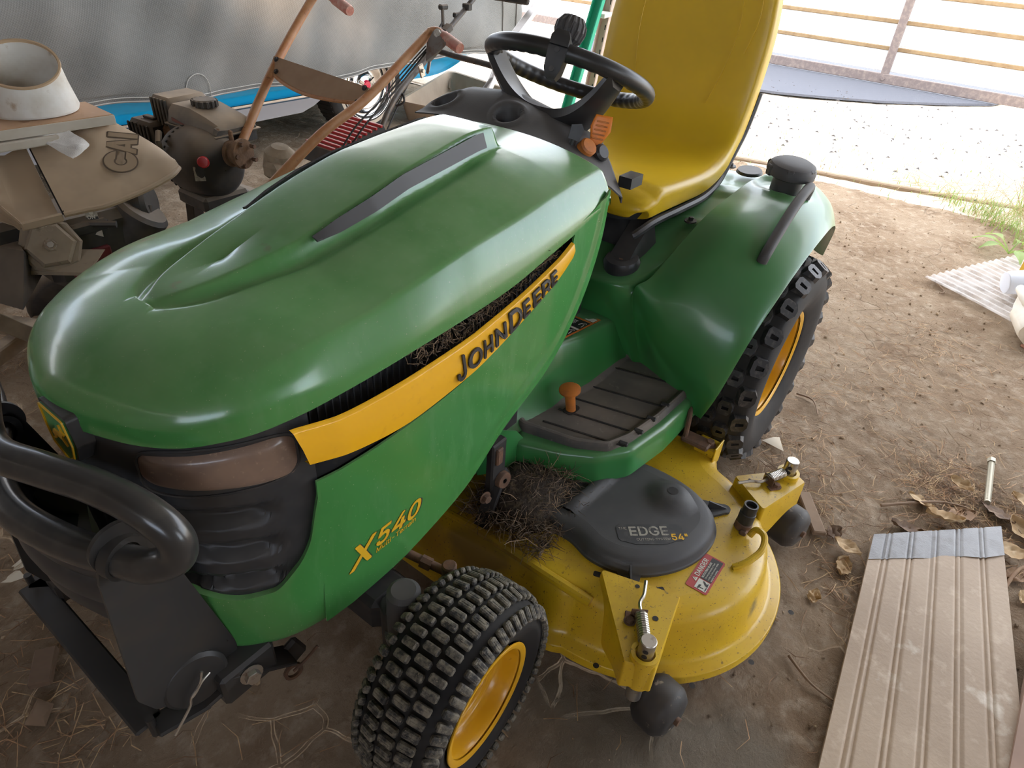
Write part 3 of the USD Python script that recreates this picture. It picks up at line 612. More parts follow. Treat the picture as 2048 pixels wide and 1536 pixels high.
# ---- fenders and seat platform (one moulding), loft from the centre line outwards
FA = A((.33, .36), (.405, .555), (.375, .592), (.25, .625), (.08, .665), (-.10, .70), (-.25, .715), (-.38, .70), (-.44, .56))      # platform centre (x, z)
FB = A((.315, .24, .36), (.400, .20, .565), (.365, .235, .602), (.25, .285, .640), (.09, .295, .682), (-.09, .305, .715), (-.24, .31, .728), (-.37, .31, .71), (-.44, .31, .56))
FC = A((.305, .285, .33), (.376, .258, .560), (.336, .285, .618), (.19, .325, .738), (.05, .335, .768), (-.08, .342, .782), (-.24, .35, .770), (-.38, .35, .715), (-.45, .35, .56))
FD = A((.325, .38, .31), (.385, .36, .46), (.350, .38, .60), (.215, .42, .735), (.06, .44, .775), (-.08, .45, .785), (-.24, .455, .77), (-.38, .45, .70), (-.45, .43, .55))
FE = A((.352, .47, .295), (.378, .485, .42), (.335, .50, .56), (.215, .528, .672), (.085, .535, .725), (-.06, .535, .748), (-.22, .53, .735), (-.36, .51, .66), (-.42, .49, .52))
FF = A((.366, .508, .295), (.368, .533, .385), (.316, .556, .530), (.219, .571, .625), (.124, .577, .676), (0, .578, .705), (-.14, .572, .702), (-.29, .555, .64), (-.39, .53, .52))
FG = FF + A((-.012, -.012, .004)) * 1.0
FA3 = np.stack([FA[:, 0], 0 * FA[:, 0], FA[:, 1]], 1)
FC1, FC2 = FC + A(0, -.010, -.020), FC + A(0, .012, .003)
half = [FA3, FB * [1, .5, 1] * 1.0, FB, FC1, FC, FC2, FD, FE, FF, FG]
half[1][:, 2] = FA[:, 1] * .5 + FB[:, 2] * .5
cols = np.array([cr(h, 10) for h in half])                  # (v, u, 3)
cols = np.array([cr(cols[:, i], 6) for i in range(cols.shape[1])])   # (u, v, 3)
full = np.concatenate([(cols * [1, -1, 1])[:, ::-1][:, :-1], cols], 1)
# two shallow bosses and the cup recess round the fuel cap
for c, r, dz in (((-.115, .42), .085, -.016), ((.075, .255), .035, .010), ((-.14, .25), .05, .008)):
    d = np.hypot(full[..., 0] - c[0], full[..., 1] - c[1]); full[..., 2] += dz * (1 - sst(r * .7, r, d))
fender = part(T, 'fender_moulding', sheet(full), GREEND, smooth=60)
cp = A(-.115, .425, .765)
cap = part(T, 'fuel_cap', cat(lathe([(1e-5, .085), (.044, .085), (.058, .078), (.064, .066), (.064, .050), (.057, .046), (.040, .044), (.040, -.02), (1e-5, -.02)], cp, (.05, .08, 1), 48)), DGREY)
part(cap, 'cap_grip', cat([box(cp + A(math.cos(a) * .060, math.sin(a) * .060, .060), (.014, .022, .028), .004, rot((0, 0, 1), math.degrees(a))) for a in np.arange(6) * PI / 3 + .3]), DGREY)
part(T, 'fender_handle', tube(cr([(.215, .505, .690), (.205, .508, .712), (.12, .506, .760), (.02, .502, .795), (-.06, .498, .806), (-.085, .494, .796), (-.085, .49, .77)], 5), [.0135] * 31, 12), DGREY, label='dark grab handle on the fender')
for p in ((.10, .262, .692), (-.30, .20, .742)):
    part(T, 'fender_bolt', cat(lathe([(1e-5, .004), (.016, .003), (.017, 0), (1e-5, 0)], p, (0.1, 0, 1), 20), cyl(p, A(*p) + A(0, 0, .012), .007, 8, .001)), BLACK)
part(T, 'drain_plug', lathe([(1e-5, .008), (.036, .008), (.040, 0), (1e-5, 0)], (-.29, .265, .742), (.1, 0, 1), 24), BLACK)

# ---- seat
def ringpts(c, U, W, w, t, dish, n=40):
    """closed cross-section: lateral direction U, front normal W"""
    q = np.arange(n) * 2 * PI / n; out = []
    for a in q:
        x = math.copysign(abs(math.cos(a)) ** .55, math.cos(a)); y = math.copysign(abs(math.sin(a)) ** .75, math.sin(a))
        d = (dish * (abs(x) ** 3) if y > -.2 else 0)
        out.append(c + U * x * w + W * (y * t + d))
    return out
prof = A((.300, .728, .205, .016), (.316, .752, .236, .034), (.298, .782, .248, .046), (.235, .800, .256, .050), (.10, .792, .262, .046), (-.04, .786, .264, .044), (-.13, .800, .262, .044), (-.195, .835, .258, .044), (-.235, .90, .258, .044),
         (-.262, 1.0, .260, .045), (-.285, 1.12, .258, .045), (-.305, 1.24, .240, .043), (-.32, 1.34, .21, .040), (-.326, 1.39, .17, .030), (-.328, 1.405, .11, .012))
pc = cr(prof, 5); rings = []
for i, q in enumerate(pc):
    d = pc[min(i + 1, len(pc) - 1)] - pc[max(i - 1, 0)]; tn = unit(A(d[0], 0, d[1])); W = unit(np.cross(tn, A(0, 1, 0))) * 1
    if W @ A(1, 0, 1) < 0 and q[1] < .82: W = -W
    if q[1] >= .82 and W[0] < 0: W = -W
    rings.append(ringpts(A(q[0], -.030, q[1]) - W * q[3] * .9, A(0, 1, 0), W, q[2], q[3], .020 if .2 < i / len(pc) < .9 else .006))
seat = part(T, 'seat', loft(rings), SEATY, smooth=60, label='yellow moulded high-back seat')
part(seat, 'seat_drain', cat(lathe([(.009, .002), (.017, .003), (.019, 0), (.009, -.004)], (-.226, 0.0, .866), (.8, 0, .55), 20), lathe([(1e-5, .0005), (.010, .0005)], (-.226, 0, .866), (.8, 0, .55), 16)), DARK)
def seam(pts): return tube(cr(pts, 6), .0014, 6)
def backx(z): return itp(z, (.9, 1.0, 1.12, 1.24, 1.34), (-.233, -.2595, -.2825, -.3025, -.318))
part(seat, 'seat_stitching', cat([seam([(backx(z) + .0015 + .006 * (abs(y + .022) / .25) ** 2, y, z) for y, z in pts]) for pts in (
    [(-.14, .92), (-.165, 1.02), (-.175, 1.12), (-.165, 1.22), (-.14, 1.32)], [(.10, .92), (.125, 1.02), (.135, 1.12), (.12, 1.22), (.09, 1.32)],
    [(-.13, 1.24), (-.10, 1.222), (-.02, 1.215), (.06, 1.222), (.085, 1.24)], [(.17, 1.06), (.185, 1.14), (.18, 1.2)])]), SEATY)
part(seat, 'seat_pan', cat(loft([[(x, y - .022, z + .0) for x, y in np.array(affinity.scale(rrect(.50, .46, .12, 8), sc, sc).exterior.coords)[:-1] + [.06, 0]] for sc, z in ((.80, .70), (.97, .715), (1.0, .735), (1.0, .752))])), BLACK)
part(T, 'seat_bracket', cat(loft([[(x + .05, y - .02, z) for x, y in np.array(affinity.scale(rrect(.42, .40, .05, 5), sc, sc).exterior.coords)[:-1]] for sc, z in ((1.04, .635), (1.0, .66), (.86, .70), (.84, .715))]),
     hull([(.22, .15, .64), (.36, .155, .615), (.36, .215, .615), (.20, .22, .64), (.22, .15, .71), (.30, .16, .66), (.30, .21, .66), (.20, .20, .71)]),
     lathe([(1e-5, 0), (.045, 0), (.048, .02), (.042, .032), (.020, .032), (.018, .024), (1e-5, .024)], (.325, .19, .605), (0.15, 0, 1), 24)), BLACK)
part(T, 'seat_bracket_bolt', bolt((.328, .19, .630), (.15, 0, 1), .009, .006), RUST)
part(T, 'seat_shell_edge', tube([A(q[0], -.030 + s * q[2] * .97, q[1]) - (A(0, 0, q[3] * 1.7) if q[1] < .83 else A(q[3] * 1.7, 0, 0)) for s in (1,) for q in pc[6:44]], .011, 8), BLACK)

# ---- foot rests, tunnel
def mp(pts, z): return [(x, y, z) for x, y in pts]
MAT = A((.765, .170), (.70, .185), (.60, .212), (.50, .232), (.38, .230), (.295, .226), (.270, .30), (.262, .412), (.285, .440), (.34, .454), (.50, .448), (.62, .432), (.685, .408), (.725, .345))
def foot(sgn):
    mt = np.array(Polygon(MAT).buffer(-.03).buffer(.06, quad_segs=8).buffer(-.03, quad_segs=8).segmentize(.012).exterior.coords)[:-1]
    pl = Polygon(mt)
    def off(d): 
        q = pl.buffer(d); r = np.array(q.exterior.coords)[:-1]
        from shapely.geometry import Point as P_
        return np.array([q.exterior.interpolate(pl.exterior.project(P_(*p)) / pl.exterior.length, normalized=True).coords[0] if False else p + 0 * p for p in mt]) if False else mt
    c = mt.mean(0); n2 = np.roll(mt, -1, 0) - np.roll(mt, 1, 0); n2 = np.stack([n2[:, 1], -n2[:, 0]], 1); n2 /= np.linalg.norm(n2, axis=1, keepdims=True)
    if Polygon(mt + n2 * .001).area < pl.area: n2 = -n2
    zt = lambda p: .350 + .03 * sst(.60, .78, p[:, 0]) * 0
    ring = lambda d, z: np.stack([(mt + n2 * d)[:, 0], (mt + n2 * d)[:, 1] * sgn, z + 0 * mt[:, 0]], 1)
    base = loft([ring(.002, .322), ring(.002, .340), ring(-.003, .352), ring(-.008, .354), ring(-.014, .352), ring(-.020, .345), ring(-.026, .343)])
    m = part(T, 'foot_mat', base, MATR, smooth=40, label='worn black ribbed rubber foot mat')
    gr = []
    for x in (.66, .595, .53, .455, .335):
        gr.append(bar((x + .045, sgn * itp(x, (.3, .66), (.25, .235)), .3438), (x - .005, sgn * (.440 - .10 * max(0, x - .6)), .3438), .0055, .0035, .001))
        gr.append(bar((x - .002, sgn * (.424 - .06 * max(0, x - .6)), .3510), (x - .006, sgn * (.447 - .08 * max(0, x - .6)), .3510), .013, .0075, .002))
    part(m, 'mat_groove', cat(gr), DARK, kind='stuff')
    # green step around and below the mat: top ring, skirt
    sk = np.array([(.80, .155), (.765, .150), (.60, .195), (.40, .205), (.290, .205), (.262, .30), (.255, .44), (.30, .474), (.50, .470), (.64, .450), (.715, .400), (.76, .33), (.80, .235)])
    q = np.array(Polygon(sk).buffer(-.04).buffer(.08, quad_segs=8).buffer(-.04, quad_segs=8).segmentize(.012).exterior.coords)[:-1]
    k2 = np.roll(q, -1, 0) - np.roll(q, 1, 0); k2 = np.stack([k2[:, 1], -k2[:, 0]], 1); k2 /= np.linalg.norm(k2, axis=1, keepdims=True)
    if Polygon(q + k2 * .001).area < Polygon(q).area: k2 = -k2
    outer = sst(.30, .40, q[:, 1]) 
    zb = .247 + .018 * sst(.45, .26, q[:, 0]) + .02 * sst(.72, .80, q[:, 0])
    rr = lambda d, z: np.stack([(q + k2 * d)[:, 0], (q + k2 * d)[:, 1] * sgn, z + 0 * q[:, 0]], 1)
    st = part(T, 'foot_rest', loft([rr(-.02, zb), rr(-.008, zb), rr(.004, zb + .004), rr(.006, zb + .02), rr(.004, .305), rr(.0, .323), rr(-.006, .331), rr(-.014, .333), rr(-.05, .330)]), GREEND, smooth=50)
    # tunnel wall between mat and pedestal with the warning decal on top
    us = np.linspace(0, 1, 26); G = []
    for v, (dy, f) in enumerate(((-.12, 1), (-.045, 1), (-.012, .985), (.004, .93), (.014, .6), (.024, .25), (.04, 0))):
        xs = itp(us, (0, 1), (.815, .30)); zt_ = itp(xs, (.30, .52, .62, .68, .74, .82), (.468, .490, .500, .46, .40, .345))
        yb = itp(xs, (.30, .50, .62, .70, .82), (.212, .208, .190, .178, .165))
        G.append(np.stack([xs, (yb + dy) * sgn, .333 + (zt_ - .333) * f], 1))
    tn = part(T, 'tunnel_cover', sheet(G, flip=sgn < 0), GREEND, smooth=60)
    part(T, 'apron_gusset', sheet([np.array([(.92, .205, .43), (.80, .225, .365), (.775, .232, .33)]) * [1, sgn, 1], np.array([(.92, .21, .30), (.82, .235, .262), (.785, .24, .25)]) * [1, sgn, 1]], .003), GREEND)
    if sgn > 0:
        O = A(.595, .190, .5015); X = unit(A(-.23, 0, -.030)); Y = A(0, -1, 0)
        d = part(tn, 'warning_decal', ext(sbox(0, 0, .205, .115), .0008, O, X, Y), DECALB, smooth=False, label='black and orange operator warning decal')
        up = lambda a: O + np.cross(X, Y) * .0009 + X * a[0] + Y * a[1]
        part(d, 'decal_orange', cat(ext(sbox(.160, 0, .168, .115), .0004, up((0, 0)), X, Y), ext(sbox(.198, 0, .205, .115), .0004, up((0, 0)), X, Y), ext(sbox(0, 0, .035, .115), .0004, up((0, 0)), X, Y), ext(sbox(.035, 0, .205, .005), .0004, up((0, 0)), X, Y)), DECALO, smooth=False)
        ln = [ext(sbox(.172, .006, .195, .032), .0005, up((0, 0)), X, Y), ext(sbox(.038, .006, .041, .112), .0005, up((0, 0)), X, Y), ext(sbox(.094, .006, .103, .112), .0005, up((0, 0)), X, Y)]
        for a, w in ((.188, .07), (.182, .075), (.176, .06), (.145, .05), (.138, .055), (.131, .045), (.124, .05), (.080, .05), (.073, .045), (.066, .055), (.059, .04)):
            ln.append(ext(sbox(a, .036, a + .0022, .036 + w), .0004, up((0, 0)), X, Y))
        for a in (.115, .055):
            ln += [tube([up((a + .002, .010)), up((a + .018, .012)), up((a + .026, .020)), up((a + .012, .024))], .0011, 4), lathe([(.003, 0), (.005, 0)], up((a + .030, .014)), np.cross(X, Y), 12)]
        part(d, 'decal_print', cat(ln), WPRINT, smooth=False)
        part(tn, 'locator_hole', lathe([(1e-5, .001), (.007, .001)], (.335, .185, .4725), (.1, 0, 1), 16), DARK)
        pk = part(T, 'parking_brake_pedal', cat(tube([(.615, .265, .30), (.622, .262, .345), (.632, .258, .405)], [.0125, .0125, .0135], 14), lathe([(1e-5, .010), (.020, .009), (.027, .004), (.027, .0), (.013, -.008)], (.632, .258, .407), (.15, -.05, 1), 24)), ORANGED, label='round dirty orange peg pedal')
        part(m, 'pedal_slot', ext(rrect(.046, .030, .010), .0015, (.620, .262, .3436), (1, 0, 0), (0, 1, 0)), DARK)
foot(1); foot(-1)

# ---- chassis underneath
part(T, 'frame_rails', cat(box((.75, .16, .30), (1.55, .03, .09), .004), box((.75, -.16, .30), (1.55, .03, .09), .004), box((1.36, 0, .33), (.25, .34, .12), .01), box((.15, 0, .34), (.45, .40, .16), .02)), DARK)
part(T, 'engine_block', cat(box((1.05, 0, .52), (.60, .42, .36), .03), box((.62, 0, .42), (.2, .34, .30), .02)), DARK)
part(T, 'front_axle', cat(box((1.27, 0, .27), (.09, .60, .08), .012), cyl((1.285, .325, .20), (1.285, .325, .315), .030, 20, .003)), DARK)
part(T, 'kingpin_cap', lathe([(1e-5, .060), (.022, .060), (.030, .053), (.033, .0), (.033, -.05), (.038, -.052), (.038, -.07), (1e-5, -.07)], (1.287, .348, .315), (0, 0, 1), 28), DGREY, label='grey dome cap over the steering kingpin')
part(T, 'kingpin_cap', lathe([(1e-5, .060), (.022, .060), (.030, .053), (.033, .0), (.033, -.07), (1e-5, -.07)], (1.287, -.348, .315), (0, 0, 1), 28), DGREY)
part(T, 'tie_rod', cat(cyl((1.215, .20, .335), (1.165, .345, .300), .009, 12), cyl((1.185, .29, .313), (1.178, .31, .308), .013, 8), cyl((1.165, .345, .285), (1.165, .345, .325), .015, 14, .003)), RUST)
part(T, 'rear_axle', cat(cyl((0, -.5, .325), (0, .5, .325), .04, 20), box((0, 0, .33), (.26, .30, .22), .03)), DARK)
lk = part(T, 'lift_linkage', cat(box((.90, .245, .33), (.05, .02, .16), .004), box((.885, .25, .275), (.07, .02, .06), .008, rot((0, 1, 0), 30)), bar((.91, .255, .29), (.965, .262, .205), .035, .012)), DARK)
part(lk, 'link_washer', lathe([(.006, .012), (.019, .012), (.021, .009), (.021, 0)], (.893, .258, .300), (.1, 1, .1), 20), RUST)
part(lk, 'link_nut', cat(bolt((.955, .262, .29), (.2, 1, .1), .010, .012), box((.905, .256, .375), (.02, .012, .045), .003)), RUST)
tow = part(T, 'front_hitch', cat(box((1.52, .10, .275), (.10, .24, .07), .006), bar((1.55, .195, .30), (1.44, .205, .22), .05, .008), box((1.43, .19, .20), (.05, .014, .06), .006, rot((0, 1, 0), 20))), PLATE)
part(tow, 'hitch_bolt', cat(bolt((1.522, .225, .283), (.2, 1, .1), .013, .012), cyl((1.522, .15, .283), (1.522, .225, .283), .006, 10)), STEEL)
part(tow, 'hitch_clip', cat(lathe([(.012, .006), (.018, .006), (.018, 0), (.012, 0), (.012, .006)], (1.445, .212, .185), (.2, 1, .1), 18), tube(cr([(1.445, .215, .185), (1.42, .222, .20), (1.395, .225, .215)], 4), .003, 6)), RUST)

# ---- brush guard
bg = part(T, 'brush_guard', tube(cr([(1.600, -.255, .66), (1.592, -.285, .70), (1.597, -.25, .735), (1.620, -.15, .745), (1.655, -.04, .748), (1.662, .02, .745), (1.640, .09, .745), (1.612, .165, .742), (1.592, .235, .732), (1.580, .268, .700), (1.584, .264, .664), (1.606, .236, .645), (1.622, .197, .640), (1.655, .11, .640), (1.674, .0, .640), (1.655, -.11, .640), (1.622, -.19, .64), (1.600, -.255, .66)], 7), .0225, 18), BARK, smooth=60)
def guard_plate(sgn):
    y = .185 * sgn
    prof = Polygon([(1.645, .655), (1.655, .61), (1.672, .36), (1.655, .315), (1.60, .272), (1.545, .262), (1.518, .285), (1.515, .33), (1.560, .56), (1.585, .655)]).buffer(-.012).buffer(.012, quad_segs=6)
    prof = unary_union([prof, Point(1.616, .652).buffer(.038)])
    p = part(T, 'guard_plate', ext(prof, .007, (0, y, 0), (1, 0, 0), (0, 0, 1)), PLATE)
    part(p, 'guard_collar', ringtube((1.622, y - .004, .64), (1.618, y + .012, .64), .031, .022, 28), PLATE)
    part(p, 'pivot_disc', lathe([(1e-5, .010), (.046, .009), (.052, .004), (.052, 0), (1e-5, 0)], (1.592, y + .0 * sgn, .318), (.12, sgn, .12), 32), PLATE)
    if sgn > 0:
        part(p, 'hairpin_clip', cat(tube(cr([(1.585, .205, .350), (1.592, .207, .335), (1.600, .206, .322), (1.612, .206, .312), (1.618, .206, .295), (1.638, .208, .276), (1.652, .208, .262)], 5), .0023, 6), tube(cr([(1.575, .206, .337), (1.590, .208, .333), (1.603, .207, .318), (1.610, .206, .312)], 5), .0023, 6)), STEEL)
guard_plate(1); guard_plate(-1)
rows = []                                                     # bowed black bumper skin with two pressed ridges
for z, d in ((.625, .0), (.605, .006), (.585, .008), (.572, .004), (.565, .010), (.545, .014), (.525, .012), (.510, .004), (.502, .008), (.48, .008), (.45, -.002), (.425, -.02), (.415, -.035)):
    ys = np.linspace(-.185, .185, 31); rows.append(np.stack([1.672 + d - .055 * (ys / .185) ** 2 - (.625 - z) * .06, ys, z - .05 * (ys / .185) ** 2 * (.62 - z) / .2 * 0], 1))
part(T, 'bumper_skin', sheet(rows, .004, flip=False), BLACK, smooth=40)
part(T, 'bumper_strap', cat(bar((1.668, -.255, .262), (1.668, .165, .262), .045, .008, .003), bar((1.664, .172, .262), (1.585, .19, .262), .045, .008, .003), bar((1.664, -.262, .262), (1.60, -.20, .262), .045, .008, .003), bar((1.5, .19, .27), (1.6, .19, .262), .04, .008, .003),
     cyl((1.666, .168, .2395), (1.666, .168, .2845), .0065, 12), cyl((1.666, -.258, .2395), (1.666, -.258, .2845), .0065, 12)), PLATE)
part(T, 'bumper_pad', box((1.625, -.205, .275), (.05, .06, .05), .006), DARK)

# ---- wheels
def tyre_mesh(R, W, r_in, o, ax, n=64):
    h = W / 2
    pr = [(r_in - .003, -h * .70), (r_in, -h * .80), (r_in + .012, -h * .88), (r_in + (R - r_in) * .45, -h), (R - .030, -h * .97), (R - .012, -h * .86), (R - .004, -h * .55), (R, 0)]
    pr = pr + [(a, -b) for a, b in pr[:-1][::-1]]
    return lathe(cr(pr, 3), o, ax, n)
def rim_mesh(r, W, o, ax, face):
    h = W / 2 * face * (1.1 if W < .2 else 1.0)
    pr = [(r - .002, h * .80), (r + .009, h * .84), (r + .011, h * .80), (r + .004, h * .76), (r - .004, h * .72), (r - .008, h * .35), (r - .022, h * .26), (r - .026, h * .1), (r - .028, -h * .05), (r * .55, -h * .12), (r * .42, -h * .02), (.034, h * .0), (1e-5, h * .0)]
    return lathe(cr(pr, 3), o, ax, 56)
def wheel_parts(name, c, ax, R, W, rr, lugs, mt_l, pieces, face, label=None):
    c = A(*c); x0 = unit(A(0, 0, 1) - ax * ax[2]); y0 = np.cross(ax, x0)
    t = part(T, name + '_tyre', tyre_mesh(R, W, rr + .008, c, ax), RUB, smooth=50, label=label)
    rm = part(T, name + '_rim', rim_mesh(rr, W, c, ax, face), RIMY, smooth=40)
    part(rm, 'hub_cap', lathe([(1e-5, .035), (.020, .034), (.026, .028), (.028, 0), (1e-5, 0)], c + ax * (W / 2 * face * .0), ax * face, 24), BLACK)
    part(rm, 'valve_stem', cyl(c + x0 * (rr - .022) * .8 + y0 * (rr - .022) * .6 + ax * W / 2 * face * .2, c + x0 * (rr - .022) * .8 + y0 * (rr - .022) * .6 + ax * W / 2 * face * .55, .005, 10), DARK)
    allm = []
    for m, off, a, rad, tilt in lugs:
        er = math.cos(a) * x0 + math.sin(a) * y0; et = -math.sin(a) * x0 + math.cos(a) * y0
        n = unit(er * math.cos(tilt) + ax * math.sin(tilt)); u = unit(ax * math.cos(tilt) - er * math.sin(tilt))
        w = np.array(m.vertices) @ np.stack([et, u, n]); q = tm(w + c + er * rad + ax * off, m.faces)
        if pieces: part(t, 'tread_block', q, mt_l, smooth=30)
        else: allm.append(q)
    if allm: part(t, 'tread_block', cat(allm), mt_l, smooth=30, kind='stuff')
def block(w, l, h, r=.004):
    m = box((0, 0, h / 2), (w, l, h), .0025); s = box((0, 0, h), (.0022, l * .62, .0015), 0)
    return cat(m, s)
FW = .160; fl = []
nb = 54
for j, off in enumerate((-.0715, -.0355, 0, .0355, .0715)):
    edge = abs(off) > .07
    for i in range(nb):
        a = (i + .5 * (j % 2)) * 2 * PI / nb
        rad = .2015 - .011 - .017 * (abs(off) / .08) ** 3.2; tilt = math.copysign(.80 if edge else .28 * abs(off) / .05, off)
        fl.append((block(.0140, .027 if edge else .0300, .0115), off, a, rad - (.004 if edge else 0), tilt))
st = math.radians(3.4)
fax = A(-math.sin(st), math.cos(st), 0)
wheel_parts('front_wheel', (1.276, .464, .200), fax, .1905, FW, .1060, fl, LUG, True, 1)
wheel_parts('front_wheel', (1.276, -.464, .200), fax, .1905, FW, .1060, [fl[k] for k in range(0, len(fl))], LUG, False, -1)
def dlug(w, l, h):
    o = Polygon([(-w * .5, -l * .36), (-w * .28, -l * .5), (w * .28, -l * .5), (w * .5, -l * .36), (w * .5, l * .30), (w * .2, l * .5), (-w * .2, l * .5), (-w * .5, l * .30)])
    i = Polygon([(-w * .14, -l * .24), (w * .14, -l * .24), (w * .10, l * .26), (-w * .10, l * .26)])
    m = trimesh.creation.extrude_polygon(o.difference(i), h, engine='earcut'); v = np.array(m.vertices)
    top = v[:, 2] > h * .5; v[top, :2] *= .86; return tm(v, m.faces)
rl = []; nb = 22
for j, off in enumerate((-.118, -.080, -.040, 0, .040, .080, .118)):
    edge = abs(off) > .1
    for i in range(nb):
        a = (i + .5 * (j % 2)) * 2 * PI / nb
        rad = .301 - .016 * (abs(off) / .12) ** 3; m = dlug(.056 if edge else .050, .050 if edge else .042, .018)
        if off < 0: m = move(m, np.diag([1, -1, -1]) @ np.diag([1, 1, -1])); m = tm(m.vertices, np.asarray(m.faces)[:, ::-1])
        rl.append((m, off, a, rad, math.copysign(.55 if edge else .12 * abs(off) / .08, off)))
wheel_parts('rear_wheel', (0, .465, .3195), A(0, 1, 0), .304, .285, .154, rl, LUG2, True, 1)
wheel_parts('rear_wheel', (0, -.465, .3195), A(0, 1, 0), .304, .285, .154, rl, LUG2, False, -1)
# ================================================================ the mower deck
D = thing('mower_deck', 'yellow three-blade mower deck hung low under the tractor between its wheels', 'mower deck', (.68, 0, .06))
lob = Point(.68, .525).buffer(.288, quad_segs=24)
base = unary_union([lob, affinity.scale(lob, 1, -1, origin=(0, 0)), Polygon([(.40, -.5), (.985, -.5), (.985, .5), (.40, .5)]), Polygon([(.985, -.42), (1.005, -.2), (1.005, .2), (.985, .42)]), Polygon([(.33, .38), (.45, .38), (.45, .60), (.345, .575)])])
base = base.buffer(.05).buffer(-.10).buffer(.05)
dq = np.array(base.segmentize(.012).exterior.coords)[:-1]
dq = cr(dq[::2], 2, closed=True)
def normals(q):
    n = np.roll(q, -2, 0) - np.roll(q, 2, 0); n = np.stack([n[:, 1], -n[:, 0]], 1); n /= np.linalg.norm(n, axis=1, keepdims=True)
    return n if Polygon(q + n * .002).area > Polygon(q).area else -n
dn = normals(dq)
for _ in range(6): dn = (np.roll(dn, 1, 0) + dn + np.roll(dn, -1, 0)); dn /= np.linalg.norm(dn, axis=1, keepdims=True)
DZ = .204
def dring(d, z): return np.concatenate([dq + dn * d, (z + 0 * dq[:, :1])], 1)
flg = .034 + .010 * np.sin(np.linspace(0, 2 * PI, len(dq)) * 5) * 0
rings = [dring(d, z) for d, z in ((-.050, DZ + .003), (-.030, DZ + .001), (-.016, DZ - .003), (-.004, DZ - .012), (.004, DZ - .024), (.011, .150), (.019, .120), (.024, .102), (.030, .092), (.038, .0885), (.056, .087), (.060, .084), (.060, .064), (.056, .064))]
deck = loft(rings, caps=False)
inner = Polygon(rings[0][:, :2]); capm = trimesh.creation.triangulate_polygon(inner, engine='earcut')
deck = cat(deck, tm(np.concatenate([capm[0], np.full((len(capm[0]), 1), DZ + .003)], 1), capm[1]))
shell = part(D, 'deck_shell', deck, YELLOW, smooth=55, label='dirt-flecked yellow pressed steel deck shell')
holes = [lathe([(1e-5, .0008), (.0065, .0008)], (x, y, .0885), (0, 0, 1), 12) for x, y in ((1.020, .43), (1.018, .62) , (.93, .795), (.80, .87), (.62, .895))]
holes += [ext(rrect(.034, .014, .004), .001, (x, y, DZ + .0026), (math.cos(a), math.sin(a), 0), (-math.sin(a), math.cos(a), 0)) for x, y, a in ((.915, .40, 1.6), (.905, .545, 1.9), (.862, .655, 2.4))]
part(shell, 'punched_hole', cat(holes), DARK, kind='stuff')
part(D, 'front_ridge', tube(cr([(.985, .10, DZ - .008), (.972, .28, DZ - .006), (.972, .45, DZ - .006), (.968, .56, DZ - .010)], 6), .012, 10), YELLOW)
# spindle cover
cv = A((.865, .36), (.868, .442), (.884, .50), (.878, .56), (.848, .615), (.79, .662), (.725, .687), (.655, .690), (.605, .668), (.572, .625), (.553, .57), (.548, .50), (.556, .44), (.585, .38), (.62, .32), (.70, .29), (.80, .30))
cq = cr(cv, 8, closed=True); cn = normals(cq)
cring = lambda d, z: np.concatenate([cq + cn * d, z + 0 * cq[:, :1]], 1)
crs = [cring(d, z) for d, z in ((.004, DZ - .002), (.004, DZ + .010), (.0, DZ + .013), (-.003, DZ + .026), (-.010, DZ + .036), (-.022, DZ + .041), (-.040, DZ + .043))]
tp = Polygon(crs[-1][:, :2]); tv = []
gx, gy = np.meshgrid(np.linspace(.52, .92, 54), np.linspace(.27, .72, 60), indexing='ij')
cz = lambda x, y: DZ + .043 + .020 * (1 - sst(.018, .068, np.hypot(x - .632, y - .566))) + .012 * (1 - sst(.008, .022, np.abs((y - .415) - (.70 - x) * .10))) * sst(.55, .58, x) * sst(.86, .80, x)
from shapely import contains_xy
pin = np.stack([gx.ravel(), gy.ravel()], 1); pin = pin[contains_xy(tp.buffer(-.004), pin[:, 0], pin[:, 1])]
allp = np.vstack([crs[-1][:, :2], pin])
from scipy.spatial import Delaunay
tri = Delaunay(allp).simplices; cc = allp[tri].mean(1); tri = tri[contains_xy(tp, cc[:, 0], cc[:, 1])]
cov = part(D, 'spindle_cover', cat(loft(crs, caps=False), tm(np.concatenate([allp, cz(allp[:, 0], allp[:, 1])[:, None]], 1), tri)), COVER, smooth=50, label='dark grey plastic spindle cover')
for (x, y), a in (((.880, .600), 35), ((.560, .655), 130), ((.842, .35), -20)):
    d = A(math.cos(math.radians(a)), math.sin(math.radians(a)), 0); X = d; Y = np.cross(A(0, 0, 1), d)
    e = unary_union([Point(.022, 0).buffer(.014), Polygon([(-.03, -.030), (.02, -.014), (.02, .014), (-.03, .030)])])
    part(cov, 'cover_tab', cat(ext(e, .010, A(x, y, DZ), X, Y), hull([A(x, y, DZ) + X * a + Y * b + A(0, 0, c) for a, b, c in ((-.02, .002, .034), (-.02, -.002, .034), (.03, .002, .009), (.03, -.002, .009), (-.02, .002, 0), (-.02, -.002, 0))])), COVER)
part(cov, 'grease_hole', lathe([(1e-5, .0012), (.0125, .0012)], (.632, .566, DZ + .063), (0, 0, 1), 20), DARK)
